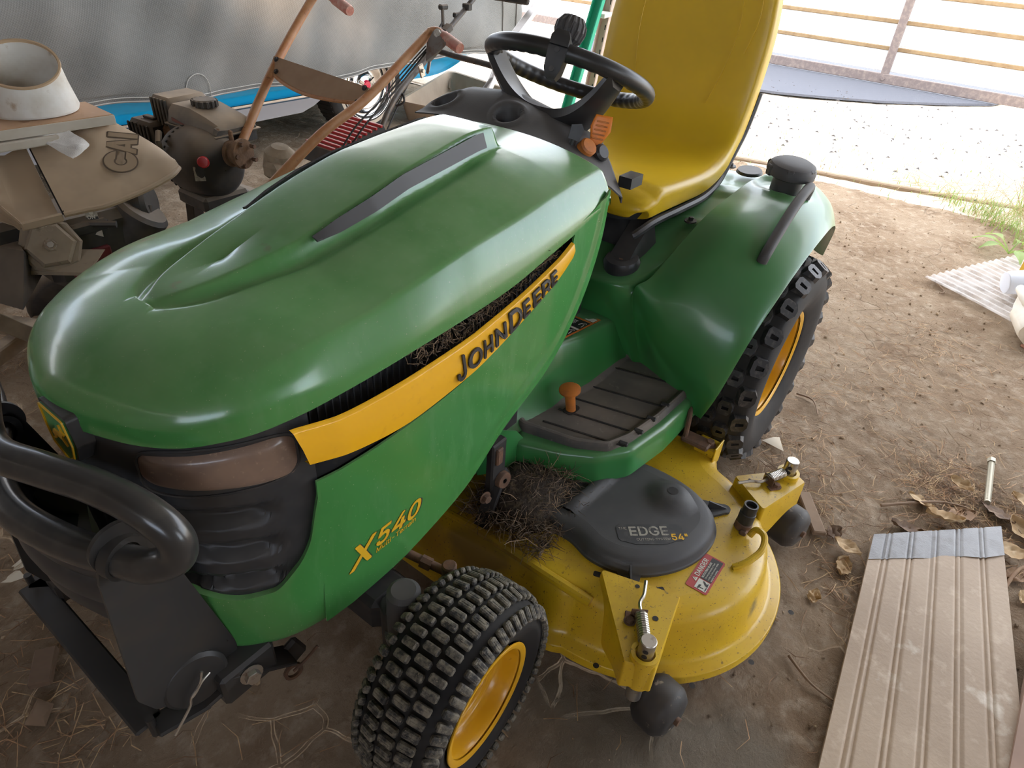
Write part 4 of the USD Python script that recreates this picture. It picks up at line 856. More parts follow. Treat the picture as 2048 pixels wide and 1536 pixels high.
# worn maker's sticker on the cover
X = unit(A(-.62, .70, 0)); Y = np.cross(A(0, 0, 1), X); O = A(.818, .545, DZ + .0434)
sk = affinity.translate(rrect(.150, .048, .012), .062, .016); sk = unary_union([sk, Polygon([(-.005, -.006), (.02, -.016), (.09, -.018), (.12, -.006)])])
stk = part(cov, 'cover_sticker', ext(sk, .0006, O, X, Y), pmat('worn_sticker', (.04, .04, .042), .4, mixes=[(40, (.075, .072, .07), .45, .7)]), smooth=False, label='worn dark sticker reading EDGE 54"')
part(stk, 'sticker_print', cat(text('EDGE', .025, O + X * .012 + Y * .008, X, Y, .0010, True), text('THE', .007, O + X * -.008 + Y * .026, X, Y, .0009), text('CUTTING SYSTEM', .0062, O + X * .026 - Y * .006, X, Y, .0009)), CREAM, smooth=False)
part(stk, 'sticker_print', text('54"', .017, O + X * .104 - Y * .006, X, Y, .0010, True), YPRINT, smooth=False)
# danger decal
X, Y = unit(A(-1, -.02, 0)), unit(A(.02, -1, 0)); O = A(.807, .742, DZ + .0034)
dd = part(D, 'danger_decal', ext(affinity.translate(rrect(.108, .048, .005), .054, .024), .0008, O, X, Y), RPRINT, smooth=False, label='small red DANGER rotating blade decal')
O2 = O + A(0, 0, .0009)
part(dd, 'decal_panel', ext(sbox(.036, .004, .104, .029), .0004, O2, X, Y), DECALB, smooth=False)
wp = [text('DANGER', .0105, O2 + X * .036 + Y * .033, X, Y, .0005, True, squash=.95), ext(Polygon([(.021, .033), (.033, .033), (.027, .0435)]).difference(Polygon([(.0255, .036), (.0285, .036), (.027, .0405)])), .0005, O2, X, Y), ext(sbox(.005, .0045, .033, .030), .0005, O2, X, Y)]
for i, s in enumerate(('ROTATING BLADE', 'Do not put hands or feet', 'under or into mower while', 'engine is running')): wp.append(text(s, .0042 if i == 0 else .0034, O2 + A(0, 0, .0004) + X * .039 + Y * (.0235 - .0062 * i), X, Y, .0004, i == 0))
part(dd, 'decal_text', cat(wp), WPRINT, smooth=False)
part(dd, 'decal_pictogram', cat([ext(Polygon(p), .0004, O2 + A(0, 0, .0005), X, Y) for p in ([(.007, .024), (.017, .024), (.019, .019), (.012, .020), (.012, .012), (.010, .012), (.010, .021), (.007, .021)], [(.021, .012), (.030, .020), (.031, .017), (.026, .010), (.030, .007), (.019, .006)], [(.007, .008), (.017, .008), (.017, .006), (.007, .006)])]), DECALB, smooth=False)
# gauge wheel brackets with spring pins
def gauge(top, tip, pin, spring0, ang, wc, wax, zt, holes=()):
    tri = Polygon(top).buffer(.010).buffer(-.004, quad_segs=4)
    q = np.array(tri.segmentize(.02).exterior.coords)[:-1]
    dt = np.linalg.norm(q - A(*pin), axis=1)[:, None]
    b = part(D, 'wheel_bracket', cat(loft([np.concatenate([q * s + (1 - s) * q.mean(0), 0 * q[:, :1] + z + (.055 * (1 - sst(.02, .12, dt)) if z < .12 else 0)], 1) for s, z in ((1.02, .110), (1.0, zt - .012), (.992, zt - .004), (.97, zt))]), cyl((*pin, .155), (*pin, zt + .004), .027, 24, .004), ringtube((*pin, zt), (*pin, zt + .012), .027, .019, 24)), YELLOW, smooth=40)
    pn = part(b, 'wheel_pin', cat(cyl((*pin, .10), (*pin, zt + .050), .0155, 22, .0015)), STEEL)
    dv = unit(A(*pin, 0) - A(*spring0, 0)); sd = np.cross(A(0, 0, 1), dv)
    part(pn, 'pin_hole', cat([lathe([(1e-5, .0008), (.0055, .0008)], A(*pin, zt + z) + unit(EYE * [1, 1, 0] - A(*pin, 0)) * .0151, EYE * [1, 1, 0] - A(*pin, 0), 12) for z in (.020, .034)]), DARK)
    s0 = A(*spring0, zt + .012); s1 = A(*pin, zt + .016) - dv * .02; mid = s0 + dv * .045
    part(b, 'pin_spring', cat(helix(mid, s1, .0105, 12, .0027, 10), tube([mid, s1 + dv * .01], .005, 8)), STEEL)
    part(b, 'latch_rod', tube(cr([s0 - dv * .035 + sd * .018, s0 + sd * .010, s0 + dv * .02, mid, s1], 5), .0038, 8), STEEL)
    part(b, 'latch_tab', cat(bar(mid - sd * .020, mid + sd * .012, .003, .026, .001), bar(mid + A(0, 0, -.011) - sd * .030 + dv * .0, mid + A(0, 0, -.011) - sd * .012 + dv * .002, .024, .003, .001), bolt(mid - sd * .022 + dv * .012 + A(0, 0, -.010), (0, 0, 1), .008, .009)), RUST)
    for hx, hy, hr in holes: part(b, 'bracket_hole', lathe([(1e-5, .0008), (hr, .0008)], (hx, hy, zt), (0, 0, 1), 16), DARK)
    wax = unit(wax); r, w = .058, .084
    g = part(D, 'gauge_wheel', lathe([(1e-5, -w / 2), (.030, -w / 2), (.044, -w / 2 + .004), (.053, -w / 2 + .014), (r, -w * .22), (r, w * .22), (.053, w / 2 - .014), (.044, w / 2 - .004), (.030, w / 2), (1e-5, w / 2)], wc, wax, 40), pmat('muddy_roller_rubber' + str(ang), (.024, .022, .021), .6, mixes=[(45, (.28, .23, .16), .60, .68, 7), (8, (.06, .05, .042), .4, .7)]), smooth=45)
    part(g, 'wheel_axle', cat(cyl(A(*wc) - wax * .055, A(*wc) + wax * .05, .009, 12), bar(A(*wc) - wax * .052, A(*pin, .10), .03, .010, .002)), RUST)
gauge([(.912, .552), (.868, .700), (1.040, .735), (1.060, .690)], (1.068, .711), (1.032, .712), (.925, .640), 0, (.990, .757, .058), (.18, 1, 0), .232, [(.985, .655, .009), (.945, .690, .006), (.900, .625, .005)])
gauge([(.440, .658), (.500, .745), (.345, .790), (.325, .755)], (.34, .76), (.348, .752), (.452, .700), 1, (.315, .795, .058), (.25, 1, 0), .232, [(.43, .685, .004)])
# hose port, lifting hook, rear hanger
part(D, 'wash_port', cat(ringtube((.565, .726, DZ), (.560, .728, DZ + .070), .0165, .0125, 24), cyl((.565, .726, DZ), (.562, .727, DZ + .048), .0185, 24, .002), lathe([(1e-5, .06), (.0125, .06)], (.565, .726, DZ), (-.07, .03, 1), 16)), BLACK)
part(D, 'port_collar', cat(cyl((.568, .726, DZ), (.566, .727, DZ + .020), .0195, 20, .002), box((.585, .735, DZ + .006), (.02, .016, .012), .003)), RUST)
part(D, 'deck_hook', tube(cr([(.592, .752, DZ + .012), (.586, .758, DZ + .030), (.592, .775, DZ + .036), (.606, .786, DZ + .032), (.635, .790, DZ + .026), (.668, .780, DZ + .018), (.690, .766, DZ + .010), (.698, .756, DZ + .004)], 5), .0075, 10), YELLOW)
part(D, 'hanger_bracket', cat(box((.36, .545, DZ + .012), (.05, .06, .03), .004), box((.365, .575, DZ + .004), (.055, .004, .07), .001)), YELLOW)
part(D, 'rear_hanger', cat(box((.385, .520, DZ + .034), (.045, .075, .014), .004), tube(cr([(.395, .490, DZ + .04), (.385, .485, DZ + .095), (.365, .475, DZ + .105), (.32, .455, DZ + .09)], 5), .007, 10), bolt((.372, .552, DZ + .03), (0, 0, 1), .011, .014)), RUST)
part(D, 'drive_sheath', cat(box((.72, 0, DZ + .03), (.34, .30, .05), .01), cyl((.68, 0, DZ), (.68, 0, DZ + .09), .07, 24)), DARK)
rg = np.random.default_rng(11)
def heap(g):
    x, y = g.uniform(.735, .965), g.uniform(.20, .42)
    top = .075 * math.exp(-((x - .80) / .10) ** 2 - ((y - .32) / .10) ** 2) + .028
    return A(x, y, DZ + .004 + top * g.uniform(0, 1) ** .6 * (1 if y < .38 else .6))
def flat(g): d = g.normal(size=3); d[2] *= .45; return d
CL = thing('grass_clump', 'matted dead grass clump lying on the yellow deck under the foot rest', 'grass', (.82, .32, DZ + .003), kind='stuff')
core = trimesh.creation.icosphere(3); v = np.array(core.vertices); v = v * (1 + .25 * (meshkit.fbm(v * 3 + 7, 3)[:, None] - .5)) * [.115, .105, .085]; v[:, 2] = np.maximum(v[:, 2], 0); v[:, 1] -= .02
part(CL, 'clump_core', tm(v + A(.825, .31, DZ + .003), core.faces), pmat('matted_grass', (.035, .024, .016), .95, bump=(140, .9, .006), mixes=[(70, (.10, .07, .04), .5, .7)]))
part(CL, 'grass_blades', cat(tuft(1500, heap, flat, .045, .0009, rg)), HAYD, kind='stuff')
part(CL, 'grass_blades', cat(tuft(420, heap, flat, .055, .0008, rg)), HAYM, kind='stuff')
# ================================================================ the covered car
BLUE = pmat('blue_car_paint', (.006, .30, .56), .22, coat=.6)
CHRM = pmat('chrome', (.75, .75, .76), .15, 1.0, mixes=[(20, (.5, .48, .45), .5, .8)])
SILLG = pmat('grey_sill_paint', (.26, .25, .26), .45)
CAR = thing('car', 'pale blue car with chrome sill under a grey cover, only its lower edge showing', 'car', (-.8, -3.75, 0))
ys = -2.86
def carsec(x):
    t = sst(-3.05, -2.2, x) * sst(1.95, 1.2, x); zb = .27 + .16 * (1 - sst(-3.1, -2.1, x)) ** 1.5 + .06 * sst(1.3, 1.95, x)
    w = (.80 + .09 * t)
    top = .80 + .50 * sst(-1.9, -1.2, x) * sst(1.0, .3, x)
    pr = [(-.80, zb), (-.96, zb + .03), (-1.0, .45), (-1.0, .62), (-.93, .78), (-.62, top), (0, top + .04)]
    return [(x, -3.75 - a * w / .89 * -1 * .89, z) for a, z in pr] + [(x, -3.75 + -a * w, z) for a, z in pr[:-1][::-1]]
part(CAR, 'body', loft([carsec(x) for x in np.linspace(-3.08, 1.95, 60)]), BLUE, smooth=50)
part(CAR, 'sill_trim', cat(bar((-1.15, -2.865, .318), (1.1, -2.865, .318), .016, .018, .003)), CHRM)
part(CAR, 'sill', loft([[(x, -2.93, .30), (x, -2.868, .30), (x, -2.872, .305 - w), (x, -2.95, .295 - w)] for x, w in ((-1.19, .01), (-1.10, .055), (-1.0, .085), (0, .095), (1.15, .095))]), SILLG)
part(CAR, 'door_gap', box((-.18, -2.868, .41), (.006, .006, .24), 0), DARK)
def carwheel(x, y, sg):
    c = A(x, y, .325); ax = A(0, sg, 0)
    t = part(CAR, 'car_tyre', lathe(cr([(.20, -.09), (.22, -.10), (.28, -.105), (.318, -.085), (.325, -.05), (.325, .05), (.318, .085), (.28, .105), (.22, .10), (.20, .09)], 3), c, ax, 48), RUB, smooth=50)
    part(t, 'tyre_band', lathe([(.232, .104), (.252, .1065), (.258, .104)], c, ax, 48), pmat('tan_tyre_band' + str(len(_used)), (.40, .33, .25), .6))
    part(t, 'tread_rib', cat([box(c + A(math.cos(a) * .322, 0, math.sin(a) * .322), (.012, .15, .014), .002, rot((0, 1, 0), -math.degrees(a))) for a in np.arange(60) * PI / 30]), RUB, kind='stuff')
    w = part(CAR, 'wheel', lathe(cr([(.225, .100), (.222, .108), (.214, .104), (.205, .075), (.188, .062), (.165, .072), (.15, .080), (.12, .068), (.10, .06), (.07, .072), (.06, .085), (.001, .088)], 3), c, ax, 48), CHRM, smooth=50)
    part(w, 'wheel_centre', lathe([(.001, .100), (.026, .099), (.034, .092), (.036, .08)], c, ax, 24), pmat('red_wheel_centre' + str(len(_used)), (.62, .02, .06), .3, coat=.5))
    part(w, 'spinner_bar', cat([box(c + ax * .094 + A(math.cos(a) * .055, 0, math.sin(a) * .055), (.05, .012, .022), .004, rot((0, 1, 0), -math.degrees(a))) for a in (.5, .5 + 2 * PI / 3, .5 + 4 * PI / 3)]), CHRM)
for x in (-1.53, 1.22):
    carwheel(x, -2.93, 1); carwheel(x, -4.57, -1)
# cover draped over it
def weave(N, L):
    N['wa'] = ('wave_texture', {'wave_type': 'bands', 'bands_direction': 'x', 'scale': 34.0}); N['wb'] = ('wave_texture', {'wave_type': 'bands', 'bands_direction': 'z', 'scale': 34.0})
    N['wmp'] = ('mapping', {'rotation': (0, .6, 0)}); N['wmu'] = ('math', {'math_type': 'multiply'}); N['wbp'] = ('bump', {'strength': .35, 'distance': .003})
    L += [('g.position', 'wmp.vector'), ('wmp.vector', 'wa.vector'), ('wmp.vector', 'wb.vector'), ('wa.fac', 'wmu.value1'), ('wb.fac', 'wmu.value2'), ('wmu.value', 'wbp.height'), ('wbp.normal', 'p.normal')]
CLOTH = pmat('grey_cover_cloth', (.165, .165, .155), .9, spec=.2, soft=-.1, extra=weave, mixes=[(2.0, (.20, .195, .18), .42, .65, 5)], 
             stains=[((-.80, -2.82, .93), .55, (.40, .32, .24)), ((-1.35, -2.82, .72), .45, (.32, .28, .235))])
cx = np.linspace(-3.32, 2.2, 260)
def drape(side):
    prof = [(-1.045, .445), (-1.055, .52), (-1.05, .62), (-1.03, .76), (-.99, .90), (-.86, 1.05), (-.66, 1.30), (-.50, 1.41), (-.2, 1.46), (0, 1.47)]
    P = cr(prof, 7); return P
P = drape(1); P = np.vstack([P, (P * [-1, 1])[::-1][1:]]); m = len(P)
G = []
for x in cx:
    e = sst(-3.32, -3.05, x) * sst(2.2, 1.9, x)                     # ends fall away to hang down
    row = []
    for j, (a, z) in enumerate(P):
        h = sst(-1.9, -1.25, x) * sst(1.1, .35, x); zz = z if z < .9 else .9 + (z - .9) * (.12 + .88 * h)
        zz = .40 + (zz - .40) * (.25 + .75 * e ** .5) if True else zz
        wv = .012 * math.sin(9 * x + 7 * z) * math.sin(3.1 * x + 2) + .016 * math.sin(5.2 * x - 9 * z + 1.2 * math.sin(2.1 * x)) + .006 * math.sin(23 * x + 14 * z)
        sag = .016 * math.sin(2.4 * x + .5) + .008 * math.sin(7.3 * x) if z < .5 else 0
        row.append((x + .0 * a, -3.75 - a * (.86 + .14 * e) + (wv * (1 if a < 0 else -1) * sst(1.3, .9, z) if abs(a) > .3 else 0), zz + sag + (wv * .6 if abs(a) <= .9 else 0)))
    G.append(row)
G = np.array(G)
CV = thing('car_cover', 'dusty grey fabric cover draped over the blue car', 'car cover', (-.6, -3.75, .44))
part(CV, 'cloth', sheet(G), CLOTH, smooth=True)
hemM = pmat('cover_hem', (.20, .19, .175), .9, bump=(500, .3, .002))
part(CV, 'hem', sheet([G[:, 0] + [0, .004, 0], G[:, 0] * .55 + G[:, 3] * .45 + [0, .006, 0]]), hemM)
stc = [tube(G[:, k] + [0, .007, 0], .0022, 4) for k in (1, 3)]
arc = [(-.127, 0, .452), (-.158, 0, .523), (-.19, 0, .552), (-.229, 0, .562), (-.262, 0, .548), (-.283, 0, .510), (-.289, 0, .444)]
def on_cloth(x, z):
    i = int(np.clip(np.searchsorted(cx, x), 1, len(cx) - 1)); c = G[i, :30]; k = int(np.argmin(np.abs(c[:, 2] - z))); return A(x, c[k, 1] + .005, z)
stc += [tube(cr([on_cloth(x, z) for x, _, z in arc], 5), .0022, 4)]
part(CV, 'stitching', cat(stc), pmat('pale_thread', (.42, .41, .38), .8), kind='stuff')
part(CV, 'end_seam', cat([tube(np.array([G[i, k] + [0, .006, 0] for k in range(0, 40)]), .006, 5) for i in (14, 22)]), hemM)

# ================================================================ walk-behind tiller between tractor and car
TANK = pmat('dusty_black_steel', (.040, .035, .030), .5, mixes=[(12, (.13, .10, .07), .42, .68, 7)], dust=((.46, .34, .22), .9))
BLKD = pmat('dusty_black_plastic', (.022, .020, .019), .55, mixes=[(10, (.065, .052, .04), .45, .7, 6)], dust=((.36, .27, .18), .65))
RUSTO = pmat('rust_orange_handle', (.36, .15, .055), .55, mixes=[(18, (.42, .22, .10), .42, .66, 6), (60, (.17, .07, .03), .60, .75, 6)])
RUSTD = pmat('dark_rust', (.135, .075, .04), .85, mixes=[(40, (.22, .12, .06), .45, .7)], bump=(160, .5, .003), dust=((.30, .20, .12), .3))
TL = thing('garden_tiller', 'dusty walk-behind tiller with black engine and rusty orange handlebars', 'tiller', (.65, -1.2, 0))
e1 = unit(A(-.13, .99, -.03)); e2 = unit(np.cross(e1, A(0, 0, 1))); e3 = np.cross(e2, e1); 
if e2[0] < 0: e2 = -e2
e3 = A(0, 0, 1); RT = np.stack([e1, e2, e3], 1)
O = A(.610, -1.185, .742)
tp = lambda a, b, c: O + e1 * a + e2 * b + e3 * c
def tsec(a, h0, h1, w): return [tp(a, -w, h0), tp(a, w, h0), tp(a, w + .004, h0 + .004), tp(a, w - .006, (h0 + h1) / 2 + .01), tp(a, w - .022, h1), tp(a, -w + .022, h1), tp(a, -w + .006, (h0 + h1) / 2 + .01), tp(a, -w - .004, h0 + .004)]
tk = part(TL, 'fuel_tank', loft([tsec(a, .0, h, w) for a, h, w in ((-.085, .040, .075), (-.078, .055, .082), (.0, .056, .082), (.07, .042, .082), (.118, .026, .080), (.128, .012, .074))]), TANK, smooth=30)
part(tk, 'tank_flange', box(tp(.02, 0, -.002), (.232, .178, .006), .002, RT), TANK)
part(tk, 'tank_underside', loft([[tp(a, b, c) for a, b in ((-.09, -.078), (.125, -.078), (.125, .078), (-.09, .078))] for c in (-.004, -.036)]), BLKD)
part(tk, 'fuel_filler_cap', cat(cyl(tp(.0, .0, .052), tp(.0, .0, .074), .036, 24, .004), [box(tp(.036 * math.cos(a), .036 * math.sin(a), .063), (.008, .010, .020), .002, RT @ rot((0, 0, 1), math.degrees(a))) for a in np.arange(14) * 2 * PI / 14]), BLKD)
part(tk, 'tank_sticker', ext(sbox(0, 0, .036, .026), .001, tp(.080, .0785, -.032), e1, e3), CREAM)
part(tk, 'tank_script', ext(sbox(0, 0, .075, .010), .001, tp(-.06, .0835, .012), unit(e1 - e3 * .18), e3), pmat('faded_red_script', (.16, .05, .035), .6))
part(TL, 'muffler_guard', cat(box(tp(-.135, -.01, .022), (.095, .15, .085), .012, RT), [box(tp(-.165 + .016 * k, .068, .020), (.007, .008, .08), .002, RT) for k in range(5)]), TANK)
ac = part(TL, 'air_cleaner', cat(box(A(.712, -1.365, .685), (.11, .075, .105), .012, RT), [box(A(.712, -1.365, .685) + e1 * (-.045 + .018 * k) + e2 * .040, (.008, .006, .09), .002, RT) for k in range(6)]), BLKD)
part(ac, 'cleaner_clip', cat(box(A(.705, -1.36, .742), (.05, .02, .008), .002, RT), tube([A(.725, -1.375, .735), A(.745, -1.37, .728), A(.750, -1.365, .715)], .005, 6)), BLKD)
part(TL, 'carburettor', cat(box(A(.66, -1.29, .69), (.10, .07, .07), .01, RT), cyl(A(.68, -1.33, .72), A(.62, -1.20, .735), .008, 8), cyl(A(.69, -1.32, .70), A(.65, -1.21, .715), .006, 8), cyl(A(.66, -1.25, .66), A(.70, -1.23, .71), .012, 8)), RUSTD)
fc = A(.685, -1.150, .650); fa = unit(A(-.02, 1, -.02))
fan = part(TL, 'recoil_shroud', cat(lathe(cr([(.02, -.075), (.06, -.078), (.088, -.068), (.100, -.045), (.104, -.01), (.104, .04), (.100, .075), (.088, .108), (.066, .130), (.03, .137), (.001, .138)], 3), fc, fa, 40), box(fc + A(-.02, .0, .055), (.13, .11, .09), .02, RT)), BLKD, smooth=50)
x_, y_, _ = frame(fa); slot_ = []
for k in range(36):
    a = k * 2 * PI / 36; d = math.cos(a) * x_ + math.sin(a) * y_; slot_.append(bar(fc + d * .086 - fa * .0715, fc + d * .1045 - fa * .022, .0065, .004, 0, up=d))
part(fan, 'cooling_slot', cat(slot_), DARK, kind='stuff')
part(fan, 'shroud_vent', cat([box(fc + A(.098, -.03 + .018 * k, .01), (.012, .007, .035), .001) for k in range(3)]), DARK, kind='stuff')
part(fan, 'fuel_lever', tube([fc + A(.085, -.045, .09), fc + A(.105, -.02, .07), fc + A(.108, -.012, .03), fc + A(.105, -.015, -.01)], [.010, .009, .006, .004], 8), TANK)
part(fan, 'stop_button', lathe([(1e-5, .016), (.014, .015), (.017, .010), (.017, 0)], A(.742, -1.022, .684), (.6, .75, .25), 20), pmat('red_button', (.55, .03, .035), .35))
part(fan, 'spec_sticker', box(A(.758, -1.030, .650), (.030, .004, .042), .001, np.stack([unit(A(-.78, .62, 0)), unit(A(.62, .78, .1)), unit(np.cross(unit(A(-.78, .62, 0)), unit(A(.62, .78, .1))))], 1)), CREAM)
cl = part(TL, 'clutch_housing', cat(cyl(A(.660, -1.065, .690), A(.636, -.985, .696), .033, 28), ringtube(A(.648, -1.02, .692), A(.645, -1.008, .693), .039, .03, 28), lathe([(.02, 0), (.044, 0), (.044, .012), (.02, .014), (.001, .012)], A(.636, -.988, .696), A(-.02, .07, .005), 28), box(A(.658, -1.06, .735), (.014, .016, .05), .004), box(A(.640, -1.02, .74), (.012, .014, .04), .004)), RUSTD)
part(cl, 'wire_loop', tube(cr([A(.69, -1.06, .72), A(.705, -1.035, .70), A(.705, -1.02, .665), A(.715, -1.045, .645)], 5), .004, 6), HAYM)
part(cl, 'flange_bolt', cat([cyl(A(.632, -.978, .696) + .034 * A(math.cos(a), 0, math.sin(a)), A(.628, -.964, .696) + .034 * A(math.cos(a), 0, math.sin(a)), .007, 6) for a in np.arange(5) * 1.257]), RUST)
part(TL, 'tiller_frame', cat(bar((.66, -1.15, .56), (.46, -1.06, .46), .10, .05, .01), box((.68, -1.11, .545), (.16, .16, .05), .01), bar((.70, -1.2, .56), (.72, -1.25, .12), .05, .03), bar((.62, -1.0, .56), (.62, -.98, .12), .05, .03), bar((.72, -1.25, .03), (.62, -.98, .03), .06, .05, .01)), BLKD)
part(TL, 'gear_cover', cat(lathe([(1e-5, .04), (.025, .038), (.045, .02), (.05, -.03), (1e-5, -.03)], (.585, -.865, .70), (0, .2, 1), 20), box((.60, -.85, .675), (.09, .06, .05), .012)), pmat('dusty_tan_cover', (.32, .25, .17), .85, mixes=[(20, (.22, .17, .11), .4, .7)]))
for sgn in (-1, 1):
    c = A(.64, -1.05 + .22 * sgn, .19)
    w = part(TL, 'drive_tyre', lathe(cr([(.09, -.05), (.12, -.06), (.165, -.058), (.19, -.04), (.19, .04), (.165, .058), (.12, .06), (.09, .05)], 3), c, (0, 1, 0), 36), RUB, smooth=50)
    part(w, 'drive_rim', lathe([(.10, .04), (.09, .02), (.03, .03), (1e-5, .03), (1e-5, -.03), (.03, -.03), (.09, -.02), (.10, -.04)], c, (0, 1, 0), 24), RUSTD)
part(TL, 'wheel_axle', cat(cyl((.64, -1.29, .19), (.64, -.80, .19), .015, 12), bar((.64, -1.05, .19), (.62, -1.06, .50), .06, .04)), RUSTD)
hl1 = cr([(.619, -1.024, .696), (.36, -1.166, .875), (.095, -1.275, 1.050), (.060, -1.272, 1.072), (.045, -1.245, 1.074), (.038, -1.225, 1.068)], 6)
hl2 = cr([(.74, -.74, .66), (.531, -.733, .786), (.328, -.747, .860), (.03, -.792, .995), (-.005, -.795, 1.010), (-.014, -.775, 1.014), (-.012, -.755, 1.008)], 6)
for nm, h, gp in (('handle', hl1, (A(.038, -1.225, 1.068), A(.057, -1.114, 1.039))), ('handle', hl2, (A(-.012, -.755, 1.008), A(.008, -.655, .982)))):
    q = part(TL, nm, tube(h, .0145, 14), RUSTO, smooth=60)
    d = unit(gp[1] - gp[0]); L = np.linalg.norm(gp[1] - gp[0]); pr = [(.014, 0)] + [(r, L * .12 + L * .84 * k / 14) for k in range(15) for r in ((.0185,) if k % 2 else (.0165,))] + [(.016, L), (1e-5, L)]
    part(q, 'grip', lathe(pr, gp[0], d, 20), pmat('faded_red_grip' + str(len(_used)), (.46, .16, .12), .55, mixes=[(50, (.55, .34, .27), .45, .7)], dust=((.6, .5, .42), .5)), smooth=50)
pan = [A(.335, -1.186, .913), A(.318, -.750, .886), A(.350, -.748, .845), A(.372, -.85, .838), A(.382, -.985, .836), A(.378, -1.10, .852), A(.368, -1.172, .878)]
pn = np.array(pan); n_ = unit(np.cross(pn[1] - pn[0], pn[4] - pn[0])); n_ = n_ if n_[0] > 0 else -n_
pl = part(TL, 'handle_panel', hull(np.vstack([pn, pn - n_ * .012])), pmat('brown_dusty_panel', (.27, .16, .085), .65, mixes=[(12, (.33, .21, .12), .4, .7, 6)]))
part(pl, 'panel_edge', tube(cr(pn[2:] + n_ * .001, 4), .006, 6), RUSTO)
part(pl, 'panel_bolt', cat([bolt(p + n_ * .001, n_, .006, .006) for p in (pn[0] * .9 + pn[4] * .1, pn[6] * .92 + pn[2] * .08, pn[1] * .94 + pn[4] * .06, pn[2] * .94 + pn[5] * .06)]), DARK)
lvr = part(TL, 'clutch_lever', cat(hull([A(-.012, -.778, 1.022), A(.012, -.768, 1.018), A(.06, -.735, .935), A(.075, -.742, .938), A(.035, -.775, .985), A(.02, -.705, .985), A(-.004, -.725, 1.01)]), bar(A(.02, -.762, .985), A(.075, -.735, .905), .010, .024, .003, up=(1, 1, 0))), pmat('grey_lever_steel', (.26, .235, .22), .5, .6, mixes=[(30, (.20, .12, .08), .45, .7)]))
part(lvr, 'pivot_nut', bolt(A(.012, -.748, 1.015), (.6, .7, .3), .009, .008), STEEL)
part(TL, 'control_cable', cat([tube(cr([A(.037, -.772, .968), A(.10, -.765, .935), A(.22, -.745, .875), A(.414, -.70, .805), A(.50, -.69, .74)], 6), .0028, 6), tube(cr([A(.047, -.768, .958), A(.14, -.75, .91), A(.25, -.725, .86), A(.402, -.682, .803), A(.48, -.68, .74)], 6), .0028, 6), tube(cr([A(.04, -.775, .975), A(.16, -.77, .905), A(.24, -.75, .868)], 6), .002, 6)]), DARK, kind='stuff')

# ================================================================ push mower folded behind the tiller
DKST = pmat('dark_grey_tube', (.060, .055, .052), .45, .5, mixes=[(20, (.12, .09, .065), .5, .7)], dust=((.35, .3, .25), .3))
ALU = pmat('dull_aluminium', (.62, .60, .58), .42, .8, mixes=[(14, (.48, .45, .42), .4, .7)])
PM = thing('push_mower', 'walk-behind mower with dark folding handle, control cables and a red vented deck', 'lawn mower', (.1, -1.13, 0))
part(PM, 'lower_handle', tube(cr([(.03, -1.20, .30), (-.215, -1.242, .643), (-.50, -1.312, .79), (-.575, -1.316, .828), (-.590, -1.295, .833), (-.60, -1.20, .825), (-.61, -1.05, .818), (-.612, -1.005, .812), (-.600, -.975, .798), (-.457, -.943, .732), (-.20, -.92, .55), (.05, -.90, .30)], 6), .0125, 12), DKST, smooth=60)
part(PM, 'upper_handle', tube([(-.36, -1.282, .725), (-.52, -1.325, .805), (-.919, -1.391, 1.008), (-1.02, -1.405, 1.06)], .0125, 12), DKST, smooth=60)
part(PM, 'upper_handle', cat(tube([(-.40, -.905, .690), (-.560, -.965, .780), (-.660, -1.005, .838)], .0165, 12), bar((-.64, -1.0, .83), (-.745, -1.038, .885), .030, .026, .006), bar((-.735, -1.035, .88), (-1.15, -1.12, 1.075), .046, .022, .006)), ALU, smooth=40, label='wide silver telescoping handle leg')
part(PM, 'handle_joint', cat(box((-.742, -1.037, .884), (.036, .044, .040), .006, rot((0, 1, 0), 30)), cyl((-.742, -1.01, .884), (-.742, -1.065, .884), .012, 12)), DKST)
part(PM, 'crossbar', cat(bar((-.90, -1.46, 1.045), (-.965, -1.10, 1.035), .022, .040, .006)), BLKD)
part(PM, 'handle_clamp', cat(box((-.70, -1.352, .905), (.05, .034, .03), .004, rot((0, 1, 0), 28)), bar((-.70, -1.375, .91), (-.735, -1.41, .975), .014, .02, .004), box((-.745, -1.415, .985), (.05, .026, .022), .006)), BLKD)
for c_, s_ in (((-.60, -1.335, .845), (.024, .05, .024)), ((-.86, -1.372, .985), (.03, .04, .028)), ((-.80, -1.378, .955), (.05, .02, .02))): part(PM, 'handle_clamp', box(c_, s_, .004), BLKD)
part(PM, 'cable_bracket', cat(box((-.445, -1.265, .775), (.030, .008, .055), .003, rot((0, 1, 0), 20)), cyl((-.445, -1.258, .775), (-.445, -1.250, .775), .008, 10)), STEEL)
part(PM, 'mower_cable', cat([tube(cr([A(-.70, -1.38, .93), A(-.52, -1.33, .815), A(-.35, -1.27, .71), A(-.1, -1.2, .5)], 6), .0035, 6), tube(cr([A(-.92, -1.40, 1.0), A(-.72, -1.375, .89), A(-.5, -1.34, .78)], 6), .003, 6), tube(cr([A(-.30, -1.23, .675), A(-.315, -1.255, .70), A(-.30, -1.275, .665), A(-.28, -1.25, .66)], 5, True), .005, 6, closed=True)]), DARK, kind='stuff')
REDP = pmat('red_mower_paint', (.46, .028, .03), .4, dust=((.4, .25, .2), .3))
part(PM, 'mower_deck_shell', loft([[(.02 + .28 * math.cos(t) * s, -1.10 + .24 * math.sin(t) * s, z) for t in np.linspace(0, 2 * PI, 30, endpoint=False)] for s, z in ((1, .12), (1, .20), (.86, .26), (.55, .28))]), REDP)
part(PM, 'mower_engine', cat(cyl((.08, -1.08, .26), (.10, -1.06, .58), .11, 28, .01), box((.12, -1.05, .45), (.26, .24, .20), .02)), BLKD)
